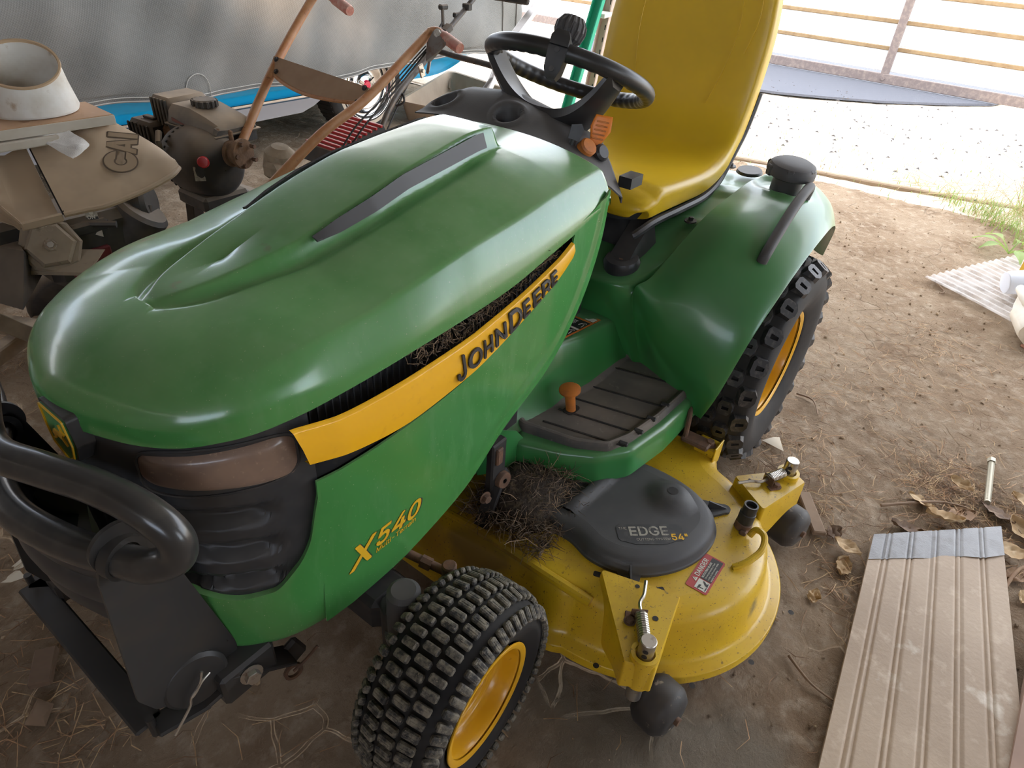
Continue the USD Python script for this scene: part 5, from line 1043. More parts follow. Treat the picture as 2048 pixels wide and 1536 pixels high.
mc = part(PM, 'vented_cover', hull([A(.30, -1.12, .64), A(.09, -1.10, .70), A(.09, -.94, .70), A(.30, -.98, .64), A(.32, -1.14, .59), A(.06, -1.12, .62), A(.06, -.92, .62), A(.32, -.96, .59)]), BLKD)
for k in range(10):
    f = (k + .5) / 10; a, b = A(.30, -1.125, .642) * (1 - f) + A(.09, -1.105, .702) * f, A(.30, -.975, .642) * (1 - f) + A(.09, -.935, .702) * f
    part(mc, 'cover_rib', bar(a, b, .010, .010, .002), REDP)
for x, y in ((-.20, -1.34), (-.20, -.88), (.24, -1.34), (.24, -.88)): part(PM, 'mower_wheel', lathe(cr([(.02, -.02), (.07, -.022), (.09, -.018), (.10, 0), (.09, .018), (.07, .022), (.02, .02)], 3), (x, y, .10), (0, 1, 0), 28), BLKD, smooth=50)

# ================================================================ wood chipper with plank, bucket and paper
CHD = pmat('dusty_chute_steel', (.16, .12, .085), .6, mixes=[(2.5, (.42, .31, .20), .25, .55, 5), (14, (.30, .22, .145), .5, .75, 7)], dust=((.48, .36, .24), .75))
CH = thing('wood_chipper', 'dust-covered chipper with a wide tapering black chute over its engine', 'wood chipper', (1.15, -.95, 0))
def shellpoly(pts, th, nrm=None, r=0.0):
    P_ = np.array(pts); n = unit(np.cross(P_[1] - P_[0], P_[2] - P_[0])) if nrm is None else unit(nrm)
    return P_, n
cA, cB, cC, cD, cE, cF = A(1.182, -1.010, .826), A(1.018, -.985, .858), A(.932, -.905, .792), A(.946, -.795, .748), A(1.128, -.795, .712), A(1.222, -.812, .708)
# main panel: ruled between upper and lower edge, rounded at the far end
U_ = np.array([cA, cA * .5 + cB * .5, cB, A(.960, -.945, .820), A(.926, -.895, .785), A(.917, -.855, .762)]); L_ = np.array([cF, cE * .5 + cF * .5, cE, A(1.03, -.792, .728), A(.962, -.793, .746), A(.925, -.815, .755)])
u1, l1 = cr(U_, 6), cr(L_, 6); vv = np.linspace(0, 1, 12)[None, :, None]
G2 = u1[:, None] * (1 - vv) + l1[:, None] * vv
nn = unit(np.cross(cE - cA, cB - cA)); nn = nn if nn @ (EYE - cA) > 0 else -nn
G2 = G2 + nn * (.010 * np.sin(PI * vv))
ch = part(CH, 'chute', sheet(G2, .004), CHD, smooth=50)
part(ch, 'chute_roll', cat(tube(l1, .007, 8), tube(u1, .004, 8)), CHD)
iA, iH = A(1.262, -1.015, .806), A(1.330, -.880, .742); iG = A(1.312, -.822, .700)
part(CH, 'chute_mouth', cat(sheet([[cA + A(.008, 0, -.006), cF + A(.010, 0, -.008)], [A(1.235, -1.02, .80), A(1.27, -.815, .700)], [iA, iG]], .004), bar(cF + A(.004, 0, -.004), iG, .010, .020, .003), bar(iG, iH, .006, .026, .003), sheet([[iA, iG], [iA + A(.08, -.02, .01), iG + A(.05, -.045, .03)]], .004)), CHD)
part(ch, 'panel_gap', bar(cA + nn * .001, cF + nn * .003, .006, .004, 0, up=nn), DARK)
# outlined maker's mark on the chute, reading up the panel
X = unit(cB * .4 + cC * .6 - (cE * .75 + cD * .25)); Y = np.cross(nn, X); Oc = A(1.035, -.825, .752) + nn * .0205
lgA = pmat('tan_mark', (.33, .24, .15), .8); lgB = pmat('brown_mark_edge', (.12, .085, .055), .8)
cc = Point(.030, .030).buffer(.034, quad_segs=10).difference(Point(.030, .030).buffer(.014)).difference(sbox(.034, .020, .08, .042)); cc = affinity.scale(cc, 1, 1.05)
aa_ = Polygon([(.058, -.002), (.076, .064), (.090, .064), (.106, -.002), (.092, -.002), (.089, .012), (.076, .012), (.073, -.002)]).difference(Polygon([(.079, .024), (.087, .024), (.083, .044)]))
ii = sbox(.110, -.002, .124, .064)
lg = unary_union([cc, aa_, ii])
mk = part(ch, 'maker_mark', cat([ext(p, .0008, Oc, X, Y) for p in getattr(lg.buffer(.0035), 'geoms', [lg.buffer(.0035)])]), lgB, smooth=False, label='faint embossed letters on the chute')
part(mk, 'mark_face', cat([ext(p, .0014, Oc, X, Y) for p in lg.geoms]), lgA, smooth=False)
DUSTY = pmat('dusty_cast_metal', (.24, .19, .135), .75, mixes=[(14, (.33, .26, .18), .4, .7, 6), (40, (.12, .09, .06), .6, .75)], dust=((.36, .28, .19), .5))
hx = A(1.268, -.822, .640); ha = unit(EYE - hx + A(0, 0, .25))
hp = frame(ha)
eng = part(CH, 'engine_body', cat(box((1.17, -.93, .60), (.22, .20, .16), .02), cyl((1.08, -.90, .57), (1.02, -.86, .66), .07, 24, .01), box((1.33, -.92, .64), (.10, .12, .12), .015)), BLKD)
part(CH, 'valve_cover', cat(lathe([(1e-5, .018), (.012, .018), (.016, .012), (.024, .013), (.046, .016), (.052, .010), (.054, 0), (1e-5, 0)], hx + ha * .012, ha, 6), lathe([(1e-5, .012), (.060, .012), (.066, .006), (.066, 0), (1e-5, 0)], hx, ha, 8), text('OHV', .013, hx + ha * .0275 + hp[0] * .018 + hp[1] * .030, -hp[0], -hp[1] * -1 if False else hp[1], .002, True)), DUSTY, smooth=30, label='hexagonal dusty valve cover')
part(CH, 'cover_bolt', bolt(hx + ha * .028, ha, .008, .010), STEEL)
part(CH, 'engine_shelf', cat(hull([A(1.35, -.84, .600), A(1.24, -.74, .590), A(1.17, -.78, .615), A(1.34, -.92, .625), A(1.35, -.84, .590), A(1.24, -.74, .582)])), DUSTY)
swO = A(1.150, -.850, .694); sX, sY2 = unit(A(.022, .055, -.034)), None
sn_ = unit(EYE - swO); sY2 = unit(np.cross(sn_, sX)); sX = np.cross(sY2, sn_)
sw = part(CH, 'switch_plate', ext(Polygon([(0, -.013), (.058, -.013), (.070, .013), (.0, .013)]), .003, swO, sX, sY2), pmat('grey_bracket', (.42, .39, .33), .5, .5, mixes=[(20, (.3, .25, .2), .4, .7)]))
part(sw, 'switch_decal', ext(sbox(.020, -.0125, .046, .0125), .0006, swO + sn_ * .003, sX, sY2), DECALB)
part(sw, 'switch_text', cat(text('ON', .0085, swO + sn_ * .0037 + sX * .0245 - sY2 * .011, sY2, -sX, .0004, True), text('O I', .0085, swO + sn_ * .0037 + sX * .044 - sY2 * .011, sY2, -sX, .0004, True), cyl(swO + sX * .010 + sn_ * .003, swO + sX * .010 + sn_ * .008, .005, 10)), WPRINT, smooth=False)
part(CH, 'drive_housing', cat(cyl((1.05, -.93, .655), (.99, -.87, .665), .055, 28, .01), ringtube((1.03, -.92, .66), (1.022, -.912, .661), .062, .05, 28), box((1.17, -.84, .655), (.09, .03, .03), .006), cyl((1.20, -.86, .665), (1.12, -.80, .660), .009, 8)), BLKD)
part(CH, 'hitch_tube', cat(ringtube((1.038, -.853, .560), (1.015, -.868, .665), .020, .014, 22), hull([A(1.06, -.885, .675), A(1.035, -.90, .685), A(1.02, -.875, .64), A(1.045, -.86, .56), A(1.07, -.87, .56), A(1.064, -.879, .675)])), BARK)
part(CH, 'hitch_rivet', lathe([(1e-5, .004), (.008, .003), (.009, 0)], (1.046, -.876, .672), ha, 14), CREAM)
part(CH, 'red_plate', box((1.19, -.83, .575), (.10, .02, .06), .004), pmat('dark_red_paint', (.12, .012, .016), .5))
part(CH, 'battery_box', cat(hull([A(1.42, -.98, .66), A(1.33, -.80, .655), A(1.39, -.74, .55), A(1.46, -.96, .55), A(1.30, -.95, .66), A(1.28, -.90, .55)])), BLKD)
part(CH, 'chipper_frame', cat(bar((1.45, -.95, .50), (1.12, -1.02, .10), .06, .04), bar((1.10, -.85, .55), (1.0, -.90, .10), .06, .04), bar((1.55, -1.30, .10), (1.02, -1.62, .10), .05, .05, .005), bar((1.25, -1.62, .10), (1.15, -1.15, .20), .06, .05, .005), bar((1.45, -.95, .50), (1.4, -1.38, .10), .05, .04)), pmat('tan_frame_paint', (.33, .25, .17), .7, mixes=[(12, (.2, .15, .1), .4, .7)]))
for c in ((1.05, -1.55, .13), (.99, -.93, .13)): part(CH, 'chipper_wheel', lathe(cr([(.03, -.03), (.08, -.035), (.115, -.03), (.13, 0), (.115, .03), (.08, .035), (.03, .03)], 3), c, (.3, 1, 0), 30), BLKD, smooth=50)
WOOD = pmat('orange_brown_plank', (.42, .245, .13), .75, mixes=[(5, (.34, .19, .095), .42, .65, 8, (1, .12, 1)), (30, (.50, .33, .20), .6, .8)], stains=[((1.085, -1.02, .875), .018, (.18, .09, .05)), ((1.18, -.99, .875), .015, (.2, .1, .05))])
PALEW = pmat('pale_plank', (.50, .45, .37), .8, mixes=[(8, (.42, .36, .28), .4, .7)])
pd = unit(A(-.225, .012, 0)); px_ = np.stack([pd, np.cross(A(0, 0, 1), pd), A(0, 0, 1)], 1)
pk = thing('wooden_plank', 'short orange-brown plank lying across the chipper chute under the bucket', 'plank', (1.16, -1.04, .84))
part(pk, 'board', box(A(1.24, -1.035, .862), (.50, .165, .024), .003, px_), WOOD)
part(pk, 'painted_edge', box(A(1.24, -1.035, .8615) + px_[:, 1] * (-.083 if px_[1, 1] < 0 else .083), (.498, .004, .022), .001, px_), PALEW, label='pale painted edge of the plank')
pk2 = solo('wooden_plank', box(A(1.30, -1.02, .838), (.34, .15, .020), .003, px_), PALEW, 'pale plank directly beneath the orange-brown one on the chipper', 'plank')
bm = pmat('grubby_white_plastic', (.66, .63, .57), .5, mixes=[(7, (.52, .46, .37), .45, .65, 7), (16, (.35, .24, .14), .62, .72, 8)], dust=((.5, .4, .28), .4))
bc, bx = A(1.118, -1.075, .875), unit(A(.02, -.02, 1))
bk = thing('bucket', 'grubby white plastic bucket lying open on the plank', 'bucket', bc)
def slant(m):
    v = np.array(m.vertices); u = unit(A(.32, .95, 0)); h = np.clip((v[:, 2] - bc[2]) / .105, 0, 1.1); v[:, 2] -= .040 * h * ((v - bc) @ u) / .085; m.vertices = v; return m
bd_ = part(bk, 'bucket_wall', slant(lathe([(1e-5, .006), (.086, .006), (.090, .001), (.094, .0), (.098, .01), (.088, .060), (.083, .098), (.084, .104), (.081, .106), (.078, .104), (.080, .098), (.085, .058), (.092, .012), (.088, .010), (1e-5, .010)], bc, bx, 44)), bm, smooth=40)
part(bd_, 'bucket_rim', slant(lathe([(.083, .100), (.0855, .104), (.0845, .108), (.080, .108), (.0785, .104)], bc, bx, 44)), pmat('tan_rim_dirt', (.42, .29, .17), .8))
pp = np.array([[(1.190, -1.005, .848), (1.160, -.955, .846), (1.118, -.975, .848)], [(1.175, -.975, .838), (1.150, -.945, .826), (1.108, -.955, .846)], [(1.165, -.945, .824), (1.135, -.918, .824), (1.100, -.928, .836)], [(1.150, -.895, .806), (1.120, -.885, .822), (1.090, -.898, .822)], [(1.143, -.872, .799), (1.118, -.880, .806), (1.092, -.895, .815)]])
gg = np.array([cr(r, 8) for r in pp]); gg = np.array([cr(gg[:, i], 6) for i in range(gg.shape[1])]); fn = .010 * (meshkit.fbm(gg * 45, 3, 5) - .5); gg = gg + nn * (fn[..., None] + .012)
solo('paper_towel', sheet(gg), pmat('white_paper', (.72, .69, .64), .9, bump=(380, .5, .002)), 'crumpled white paper towel hanging from under the plank', 'paper towel', smooth=50)

# ================================================================ tray and ladder by the opening
TRAYM = pmat('beige_tray_plastic', (.44, .34, .25), .6, mixes=[(6, (.37, .28, .20), .4, .7)], dust=((.5, .38, .26), .4))
ty = thing('beige_tray', 'shallow beige plastic tray on the ground behind the mower handles', 'tray', (-2.5, -2.9, 0))
tq = np.array([(-1.95, -2.95), (-3.12, -3.50), (-2.93, -2.62), (-2.42, -2.28), (-2.05, -2.30)]); tc = tq.mean(0)
tf = np.array(Polygon(tq).buffer(-.05).buffer(.05, quad_segs=4).segmentize(.2).exterior.coords)[:-1]
tring = lambda s, z: np.concatenate([tc + (tf - tc) * s, 0 * tf[:, :1] + z], 1)
part(ty, 'tray_wall', loft([tring(.93, .012), tring(1.0, .15), tring(1.035, .155), tring(1.035, .145), tring(1.02, .140)], caps=False), TRAYM, smooth=40)
ft = loft([tring(.001, .012), tring(.93, .012)], caps=False); part(ty, 'tray_floor', ft, TRAYM)
part(ty, 'tray_crease', tube([(-3.0, -3.40, .03), (-3.10, -3.48, .145)], .012, 6), pmat('beige_shadow_crease', (.34, .26, .19), .7))
GRN = pmat('green_fibreglass', (.012, .33, .20), .4); LST = pmat('pale_ladder_step', (.55, .52, .46), .5, .4); LRL = pmat('dusty_ladder_rail', (.50, .36, .30), .6)
ld = thing('step_ladder', 'green fibreglass step ladder standing by the shed opening', 'ladder', (-2.6, -1.7, 0))
b0, b1 = A(-2.62, -1.925, 0), A(-2.60, -1.515, 1.75); c0, c1 = A(-2.80, -1.85, 0), A(-2.80, -1.64, 1.75)
for p, q, mt_, nm in ((b0, b1, GRN, 'rail'), (c0, c1, LRL, 'rail')):
    w_ = part(ld, nm, cat(bar(p, q, .075, .010, .002, up=(1, 0, 0)), bar(p + A(.02, .034, 0), q + A(.02, .034, 0), .010, .035, .002, up=(1, 0, 0)), bar(p + A(.02, -.034, 0), q + A(.02, -.034, 0), .010, .035, .002, up=(1, 0, 0))), mt_)
part(w_, 'rail_slot', cat([box(c0 + (c1 - c0) * t + A(.008, .012, 0), (.004, .012, .030), 0) for t in np.arange(.15, .95, .045)]), DARK, kind='stuff')
for t in (.12, .30, .47, .65, .82): part(ld, 'step', bar(b0 + (b1 - b0) * t + A(-.01, .02, 0), c0 + (c1 - c0) * t + A(.02, 0, 0), .085, .030, .004), LST)
d0, d1 = A(-3.3, -1.75, 0), A(-2.70, -1.50, 1.70); part(ld, 'rear_rail', bar(d0, d1, .05, .03, .003), GRN)
d0, d1 = A(-3.45, -1.45, 0), A(-2.86, -1.40, 1.70); part(ld, 'rear_rail', bar(d0, d1, .05, .03, .003), GRN)
part(ld, 'top_cap', box((-2.72, -1.46, 1.77), (.26, .24, .05), .01), GRN)
# ================================================================ things lying on the dirt
def zg(x, y): return float(zground(np.array([x], float), np.array([y], float))[0])
BRD = pmat('dust_coated_white_panel', (.44, .335, .235), .6, mixes=[(3, (.36, .265, .18), .38, .60, 8, (1, 1, 1)), (5.5, (.70, .64, .54), .60, .72, 7), (24, (.52, .41, .30), .55, .75, 8)], bump=(90, .2, .003))
def board(name, label, q, z, th, ribs, mat, tape=True):
    """ribbed flat panel: q = far-left, far-right, near-right, near-left corners"""
    q = np.array(q, float); t = thing(name, label, 'board', (*q.mean(0), z))
    us = np.linspace(0, 1, 121); vs = np.linspace(0, 1, 40)
    h = np.zeros_like(us)
    for r in ribs:
        for o in (-.018, .018): h -= .0038 * np.exp(-((us - r - o) / .0075) ** 2)
    G = []
    for v in vs:
        a, b = q[0] * (1 - v) + q[3] * v, q[1] * (1 - v) + q[2] * v
        p = a[None] * (1 - us[:, None]) + b[None] * us[:, None]
        G.append(np.concatenate([p, (z + th + h + .004 * math.sin(3 * v + 1) + .006 * (us - .5) * v)[:, None]], 1))
    G = np.array(G); part(t, 'panel', sheet(G, th, flip=False) if np.cross(G[1, 0] - G[0, 0], G[0, 1] - G[0, 0])[2] > 0 else sheet(G, th, flip=True), mat, smooth=40)
    if tape:
        k = 5; tg = G[:k].copy(); tg[:, :, 2] += .0016; tg[-1, :, 2] += .002 * np.sin(us * 9) * (us > .4); e = (G[0] - G[1]); tg = np.concatenate([(G[0] + e * .15 + [0, 0, -.012])[None], (G[0] + e * .1)[None], tg])
        tg[-1, :, :2] += (.012 * np.sin(us * 13) * sst(.3, .6, us))[:, None] * (q[0] - q[3]) / 2
        part(t, 'tape_strip', sheet(tg), pmat('grey_duct_tape', (.26, .26, .265), .45, mixes=[(30, (.19, .185, .18), .45, .7)], bump=(200, .3, .002)), label='grey duct tape folded over the panel end')
    return t
board('ribbed_panel', 'long dusty ribbed panel with grey tape along its far end', [(.152, .990), (-.125, 1.268), (1.06, 1.46), (1.16, 1.085)], .004, .012, (.12, .30, .48, .66, .84), BRD)
board('plank_board', 'plain brown board beside the dusty ribbed panel at the picture edge', [(.22, 1.372), (.10, 1.60), (1.0, 1.75), (1.05, 1.345)], .006, .02, (), pmat('brown_board', (.36, .24, .18), .75, mixes=[(6, (.28, .18, .13), .4, .7, 8)]), False)
# corrugated clear sheet
cs = thing('corrugated_sheet', 'dusty translucent corrugated plastic sheet lying flat on the dirt', 'corrugated sheet', (-1.9, 1.1, .01))
a0, a1, a2 = A(-1.845, .765), A(-1.62, 1.155), A(-2.45, 1.055)
us, vs = np.linspace(0, 1, 24), np.linspace(0, 1, 160)
G = np.array([[np.append(a0 + (a1 - a0) * 1.5 * u + (a2 - a0) * 1.15 * v, .013 + .0065 * math.sin(v * 2 * PI * 15) + .003 * math.sin(5 * u + 3 * v)) for v in vs] for u in us])
cm = usdkit.material(stage, '/World/Looks/clear_corrugated', {'g': ('geometry', {}), 'n': ('noise_texture', {'scale': 14, 'detail': 6}), 'r': ('map_range', {'from_min': .4, 'from_max': .66, 'to_min': .22, 'to_max': .70, 'clamp': True}), 'd': ('principled_bsdf', {'base_color': (.60, .56, .53), 'roughness': .4}), 't': ('transparent_bsdf', {'color': (.93, .93, .93)}), 'm': ('mix_closure', {})},
    [('g.position', 'n.vector'), ('n.fac', 'r.value'), ('r.result', 'm.fac'), ('t.BSDF', 'm.closure1'), ('d.BSDF', 'm.closure2')], surface='m.closure')
part(cs, 'sheet', sheet(G), cm, smooth=True)
# jug, tub, lid, bowl
JUGM = pmat('off_white_jug_plastic', (.70, .66, .57), .4, mixes=[(8, (.62, .55, .45), .45, .7, 6)], stains=[((-1.30, 1.30, .06), .09, (.36, .13, .07)), ((-1.27, 1.26, .03), .06, (.40, .16, .09))])
jg = thing('plastic_jug', 'off-white plastic jug lying on its side with red dirt on its base', 'jug', (-1.45, 1.25, 0))
jd = unit(A(.40, .14, -.05)); ju = unit(A(-.3, -.8, .62)); ju = unit(ju - jd * (ju @ jd)); js = np.cross(jd, ju)
j0 = A(-1.72, 1.17, .105)
def jsec(l, w, h, o=0): 
    t = np.arange(28) * 2 * PI / 28; sx = np.sign(np.cos(t)) * np.abs(np.cos(t)) ** .6; sy = np.sign(np.sin(t)) * np.abs(np.sin(t)) ** .6
    return j0 + jd * l + ju * o + (w * sx)[:, None] * js + (h * sy)[:, None] * ju
part(jg, 'jug_body', loft([jsec(l, w, h, o) for l, w, h, o in ((-.03, .022, .022, 0), (0, .023, .023, 0), (.01, .035, .032, 0), (.06, .062, .050, -.008), (.11, .078, .062, -.012), (.15, .082, .080, 0), (.27, .082, .080, 0), (.295, .078, .076, 0), (.30, .05, .05, 0))]), JUGM, smooth=50)
part(jg, 'jug_handle', tube(cr([j0 + jd * .005 + ju * .02, j0 + jd * .01 + ju * .052, j0 + jd * .05 + ju * .082, j0 + jd * .11 + ju * .088, j0 + jd * .155 + ju * .080, j0 + jd * .175 + ju * .070], 6), .0165, 12), JUGM, smooth=60)
part(jg, 'jug_cap', lathe([(.001, .022), (.024, .022), (.026, .018), (.026, 0), (.020, 0)], j0 - jd * .05, -jd * -1, 24), pmat('white_cap', (.72, .72, .73), .4))
tb = thing('margarine_tub', 'white and yellow margarine tub with blue lettering on the corrugated sheet', 'tub', (-2.28, 1.17, .04))
tX, tY = unit(A(.55, .83, 0)), unit(A(-.83, .55, 0)); tb0 = A(-2.19, 1.145, .038)
tub = lambda s, z: [tb0 + tX * x * s + tY * y * s + A(0, 0, z) for x, y in (affinity.translate(rrect(.17, .12, .022, 4), .06, .05)).exterior.coords[:-1]]
WPL = pmat('white_tub_plastic', (.74, .74, .74), .4)
part(tb, 'tub_wall', loft([tub(.90, 0), tub(1.0, .085), tub(1.04, .088), tub(1.04, .096), tub(1.0, .098), tub(.97, .09), tub(.87, .01)], caps=True), WPL, smooth=40)
lbO = tb0 + tX * -.018 * 1 + tY * -.0105 + A(0, 0, .010)
nl = np.cross(tX, A(0, 0, 1)); lb = part(tb, 'tub_label', ext(sbox(0, 0, .155, .060), .0015, lbO + nl * .004, tX, A(0, 0, 1)), pmat('yellow_tub_label', (.72, .42, .03), .45))
part(lb, 'label_text', cat(text('Blue', .022, lbO + nl * .0055 + tX * .060 + A(0, 0, .032), tX, A(0, 0, 1), .0008, True), text('Bonnet', .022, lbO + nl * .0055 + tX * .040 + A(0, 0, .006), tX, A(0, 0, 1), .0008, True)), pmat('dark_blue_print', (.02, .03, .16), .45), smooth=False)
cu = thing('plastic_cup', 'white plastic cup on its side between jug and margarine tub', 'cup', (-1.84, 1.09, .04))
part(cu, 'cup_wall', lathe([(1e-5, .0), (.046, .0), (.050, .004), (.058, .085), (.060, .088), (.056, .088), (.048, .006), (1e-5, .005)], (-1.83, 1.075, .098), (-.28, .55, .10), 36), pmat('bluish_white_plastic', (.66, .69, .76), .4), smooth=50)
bo = thing('food_tin', 'open tin with dark red dried remains beside the margarine tub', 'tin', (-1.98, 1.19, .04))
part(bo, 'tin_wall', lathe([(1e-5, 0), (.066, 0), (.070, .004), (.074, .055), (.078, .060), (.074, .062), (.066, .008), (1e-5, .007)], (-1.96, 1.185, .040), (.25, -.1, 1), 36), pmat('tin_steel', (.52, .47, .40), .35, .7), smooth=50)
part(bo, 'dried_food', lathe([(1e-5, .030), (.03, .032), (.062, .026), (.066, .010)], (-1.96, 1.185, .040), (.25, -.1, 1), 24), pmat('dried_red_food', (.22, .05, .035), .8, mixes=[(30, (.40, .22, .16), .5, .7)]))
gb = thing('glass_jar', 'small clear glass jar lying behind the margarine tub', 'jar', (-2.52, 1.25, 0))
part(gb, 'jar_glass', lathe([(1e-5, 0), (.036, 0), (.040, .006), (.040, .075), (.030, .090), (.030, .105), (.027, .105), (.027, .09), (.036, .074), (.036, .008), (1e-5, .006)], (-2.50, 1.19, .040), (-.3, .9, .08), 28), pmat('clear_glass', (.86, .94, .96), .05, trans=1.0), smooth=50)
# metal spike, wood offcuts, chips
solo('threaded_rod', cat(cyl((-.445, 1.212, .012), (-.225, 1.226, .010), .0085, 12), helix((-.44, 1.212, .012), (-.23, 1.226, .010), .0082, 34, .0016, 6), cyl((-.46, 1.211, .012), (-.44, 1.212, .012), .0125, 6)), pmat('dull_bolt_steel', (.38, .35, .27), .45, .6), 'long dull threaded bolt lying on the straw-strewn dirt', 'bolt')
WC = pmat('weathered_wood', (.27, .185, .12), .85, mixes=[(10, (.20, .13, .08), .4, .7, 8)])
solo('wood_scrap', box((.170, .828, .008), (.16, .036, .016), .003, rot((0, 0, 1), 33)), WC, 'small flat stick of wood on the dirt beside the rear gauge wheel', 'wood scrap')
solo('wood_scrap', box((1.713, -.289, .010), (.085, .042, .018), .003, rot((0, 0, 1), 58)), pmat('dark_wood', (.17, .11, .07), .85, mixes=[(12, (.12, .075, .05), .4, .7)]), 'dark rectangular wood block on the dirt below the brush guard', 'wood scrap')
solo('wood_scrap', hull([(1.75, -.235, 0), (1.79, -.20, 0), (1.765, -.165, 0), (1.735, -.20, 0), (1.757, -.215, .012), (1.775, -.195, .012), (1.76, -.18, .010)]), WC, 'angular wood chip near the lower picture corner by the brush guard', 'wood scrap')
solo('paper_scrap', hull([(-.10, .625, .006), (-.05, .675, .006), (-.06, .60, .004), (-.115, .640, .004), (-.07, .64, .010)]), pmat('pale_card', (.62, .54, .42), .85), 'pale triangular scrap of card just behind the rear tyre', 'scrap')
for k, (x, y) in enumerate(((1.585, -.64), (1.625, -.60), (1.655, -.575))):
    r_ = np.random.default_rng(30 + k); t_ = np.sort(r_.uniform(0, 2 * PI, 9)); P_ = [(x + .028 * math.cos(a) * r_.uniform(.6, 1), y + .022 * math.sin(a) * r_.uniform(.6, 1), .006 + .012 * r_.random()) for a in t_]
    solo('paper_scrap', tm(P_ + [(x, y, .016)], [(i, (i + 1) % 9, 9) for i in range(9)]), pmat('torn_paper%d' % k, (.62, .55, .44), .9), ('torn paper scrap beside the brush guard, %s of three' % ('farthest', 'middle one', 'nearest')[k]), 'scrap', group='torn paper by the brush guard')
# dead leaves near the panel's taped end
LEAFM = [pmat('dead_leaf_%s' % n, c, .8, mixes=[(40, d, .45, .7, 6)]) for n, c, d in (('tan', (.42, .28, .14), (.55, .42, .26)), ('brown', (.24, .14, .075), (.34, .22, .12)), ('dark', (.13, .08, .05), (.22, .14, .08)))]
def leaf(c, L, W, az, curl, rg, z):
    g = []
    for u in np.linspace(0, 1, 11):
        w = W * (math.sin(PI * min(1, u * 1.02)) ** .7) * (1 + .12 * rg.uniform(-1, 1)) + .0008; row = []
        for v in np.linspace(-1, 1, 7): row.append(((u - .5) * L, v * w / 2, curl * L * (v * v * .5 + (u - .5) ** 2 * 1.3) + .004 * rg.uniform(-1, 1)))
        g.append(row)
    m = np.array(g); R_ = rot((0, 0, 1), az) @ rot((1, 0, 0), rg.uniform(-18, 18)); m = m @ R_.T; m[..., 2] -= m[..., 2].min(); return sheet(m + A(*c, z), .0008)
LEAFL = ['curled dead leaf just short of the tape on the ribbed panel', 'largest pale dead leaf lying behind the taped panel end', 'dead leaf between the pale leaf and the threaded bolt', 'dead leaf at the near tip of the threaded bolt', 'dead leaf touching the far corner of the taped panel end',
    'dead leaf beside the far corner of the ribbed panel near its tape', 'dead leaf beyond the bolt tip towards the picture edge', 'dead leaf beside the near corner of the taped end', 'small dead leaf lowest beside the near edge of the ribbed panel', 'dead leaf nearest the flat stick beside the rear gauge wheel',
    'small dead leaf next to the straw beside the threaded bolt', 'dead leaf in the straw behind the pale leaf', 'tiny dead leaf alone beside the near long edge of the ribbed panel', 'dead leaf past the bolt head at the picture edge', 'dead leaf by the brown board at the picture edge']
rg = np.random.default_rng(21)
spots = [((.035, 1.06), .085, 'under'), ((-.06, 1.135), .10, ''), ((-.125, 1.175), .09, ''), ((-.20, 1.255), .10, ''), ((-.05, 1.30), .09, ''), ((.02, 1.33), .08, ''), ((-.16, 1.33), .11, ''), ((.24, .945), .075, ''), ((.30, .955), .07, ''), ((.20, .90), .06, ''), ((-.25, 1.15), .07, ''), ((-.11, 1.07), .08, ''), ((.45, .925), .05, ''), ((-.30, 1.32), .09, ''), ((.09, 1.36), .07, '')]
for i, ((x, y), L, _) in enumerate(spots):
    solo('dead_leaf', leaf((x, y), L, L * .62, rg.uniform(0, 360), rg.uniform(.03, .28), rg, zg(x, y) + .004 + .012 * (i % 3 == 1)), LEAFM[int(rg.integers(0, 3)) if i != 1 else 0], LEAFL[i], 'dead leaf', group='dead leaves by the ribbed panel', smooth=50)
# twigs
def twig(pts, r, label, m=None): solo('twig', tube(cr([(x, y, zg(x, y) + .008 + (k % 2) * .004) for k, (x, y) in enumerate(pts)], 4), np.linspace(r, r * .5, (len(pts) - 1) * 4 + 1), 6), m or WC, label, 'twig', smooth=60)
twig([(-1.93, .80), (-1.84, .83), (-1.79, .87), (-1.74, .855)], .006, 'crooked grey twig on the dirt just short of the corrugated sheet')
twig([(-.02, .98), (-.09, 1.06), (-.15, 1.12), (-.16, 1.18)], .005, 'long dry stalk on the dirt behind the curled leaves')
twig([(.13, 1.30), (.0, 1.33), (-.12, 1.40)], .006, 'dry bark strip beside the ribbed panel at the picture edge', LEAFM[1])
twig([(-.42, .60), (-.40, .66), (-.33, .70)], .004, 'thin twig on the dirt near the rear tyre')
twig([(.66, .93), (.70, .99), (.70, 1.05)], .004, 'thin twig lying beside the near long edge of the ribbed panel')
twig([(-1.45, 1.22), (-1.38, 1.28), (-1.30, 1.36)], .007, 'rusty bent strip on the dirt beside the jug', pmat('rusty_strip', (.34, .15, .09), .8))
# loose straw, needles and crumbs of soil: uncountable litter
def strip(n, region, ln, r, seed, up=.10):
    g = np.random.default_rng(seed); V, F = [], []
    for i in range(n):
        x, y = region(g); z = zg_fast(x, y) + .002; a = g.uniform(0, 2 * PI); l = ln * g.uniform(.3, 1.3); b = g.uniform(-.9, .9); P_ = []
        for t in (0, .5, 1): P_.append(A(x + math.cos(a + b * t) * l * (t - .5), y + math.sin(a + b * t) * l * (t - .5), z + r + up * l * t * (1 - t) * 2 * g.uniform(0, 1) + g.uniform(0, .004)))
        d = unit(A(-math.sin(a), math.cos(a), 0)); k = len(V) * 1
        base = sum(len(q) for q in V); V.append(np.array([P_[0] - d * r, P_[0] + d * r, P_[1] - d * r + A(0, 0, r), P_[1] + d * r, P_[2] - d * r * .5, P_[2] + d * r * .5])); F += [(base, base + 2, base + 3), (base, base + 3, base + 1), (base + 2, base + 4, base + 5), (base + 2, base + 5, base + 3)]
    return tm(np.vstack(V), F)
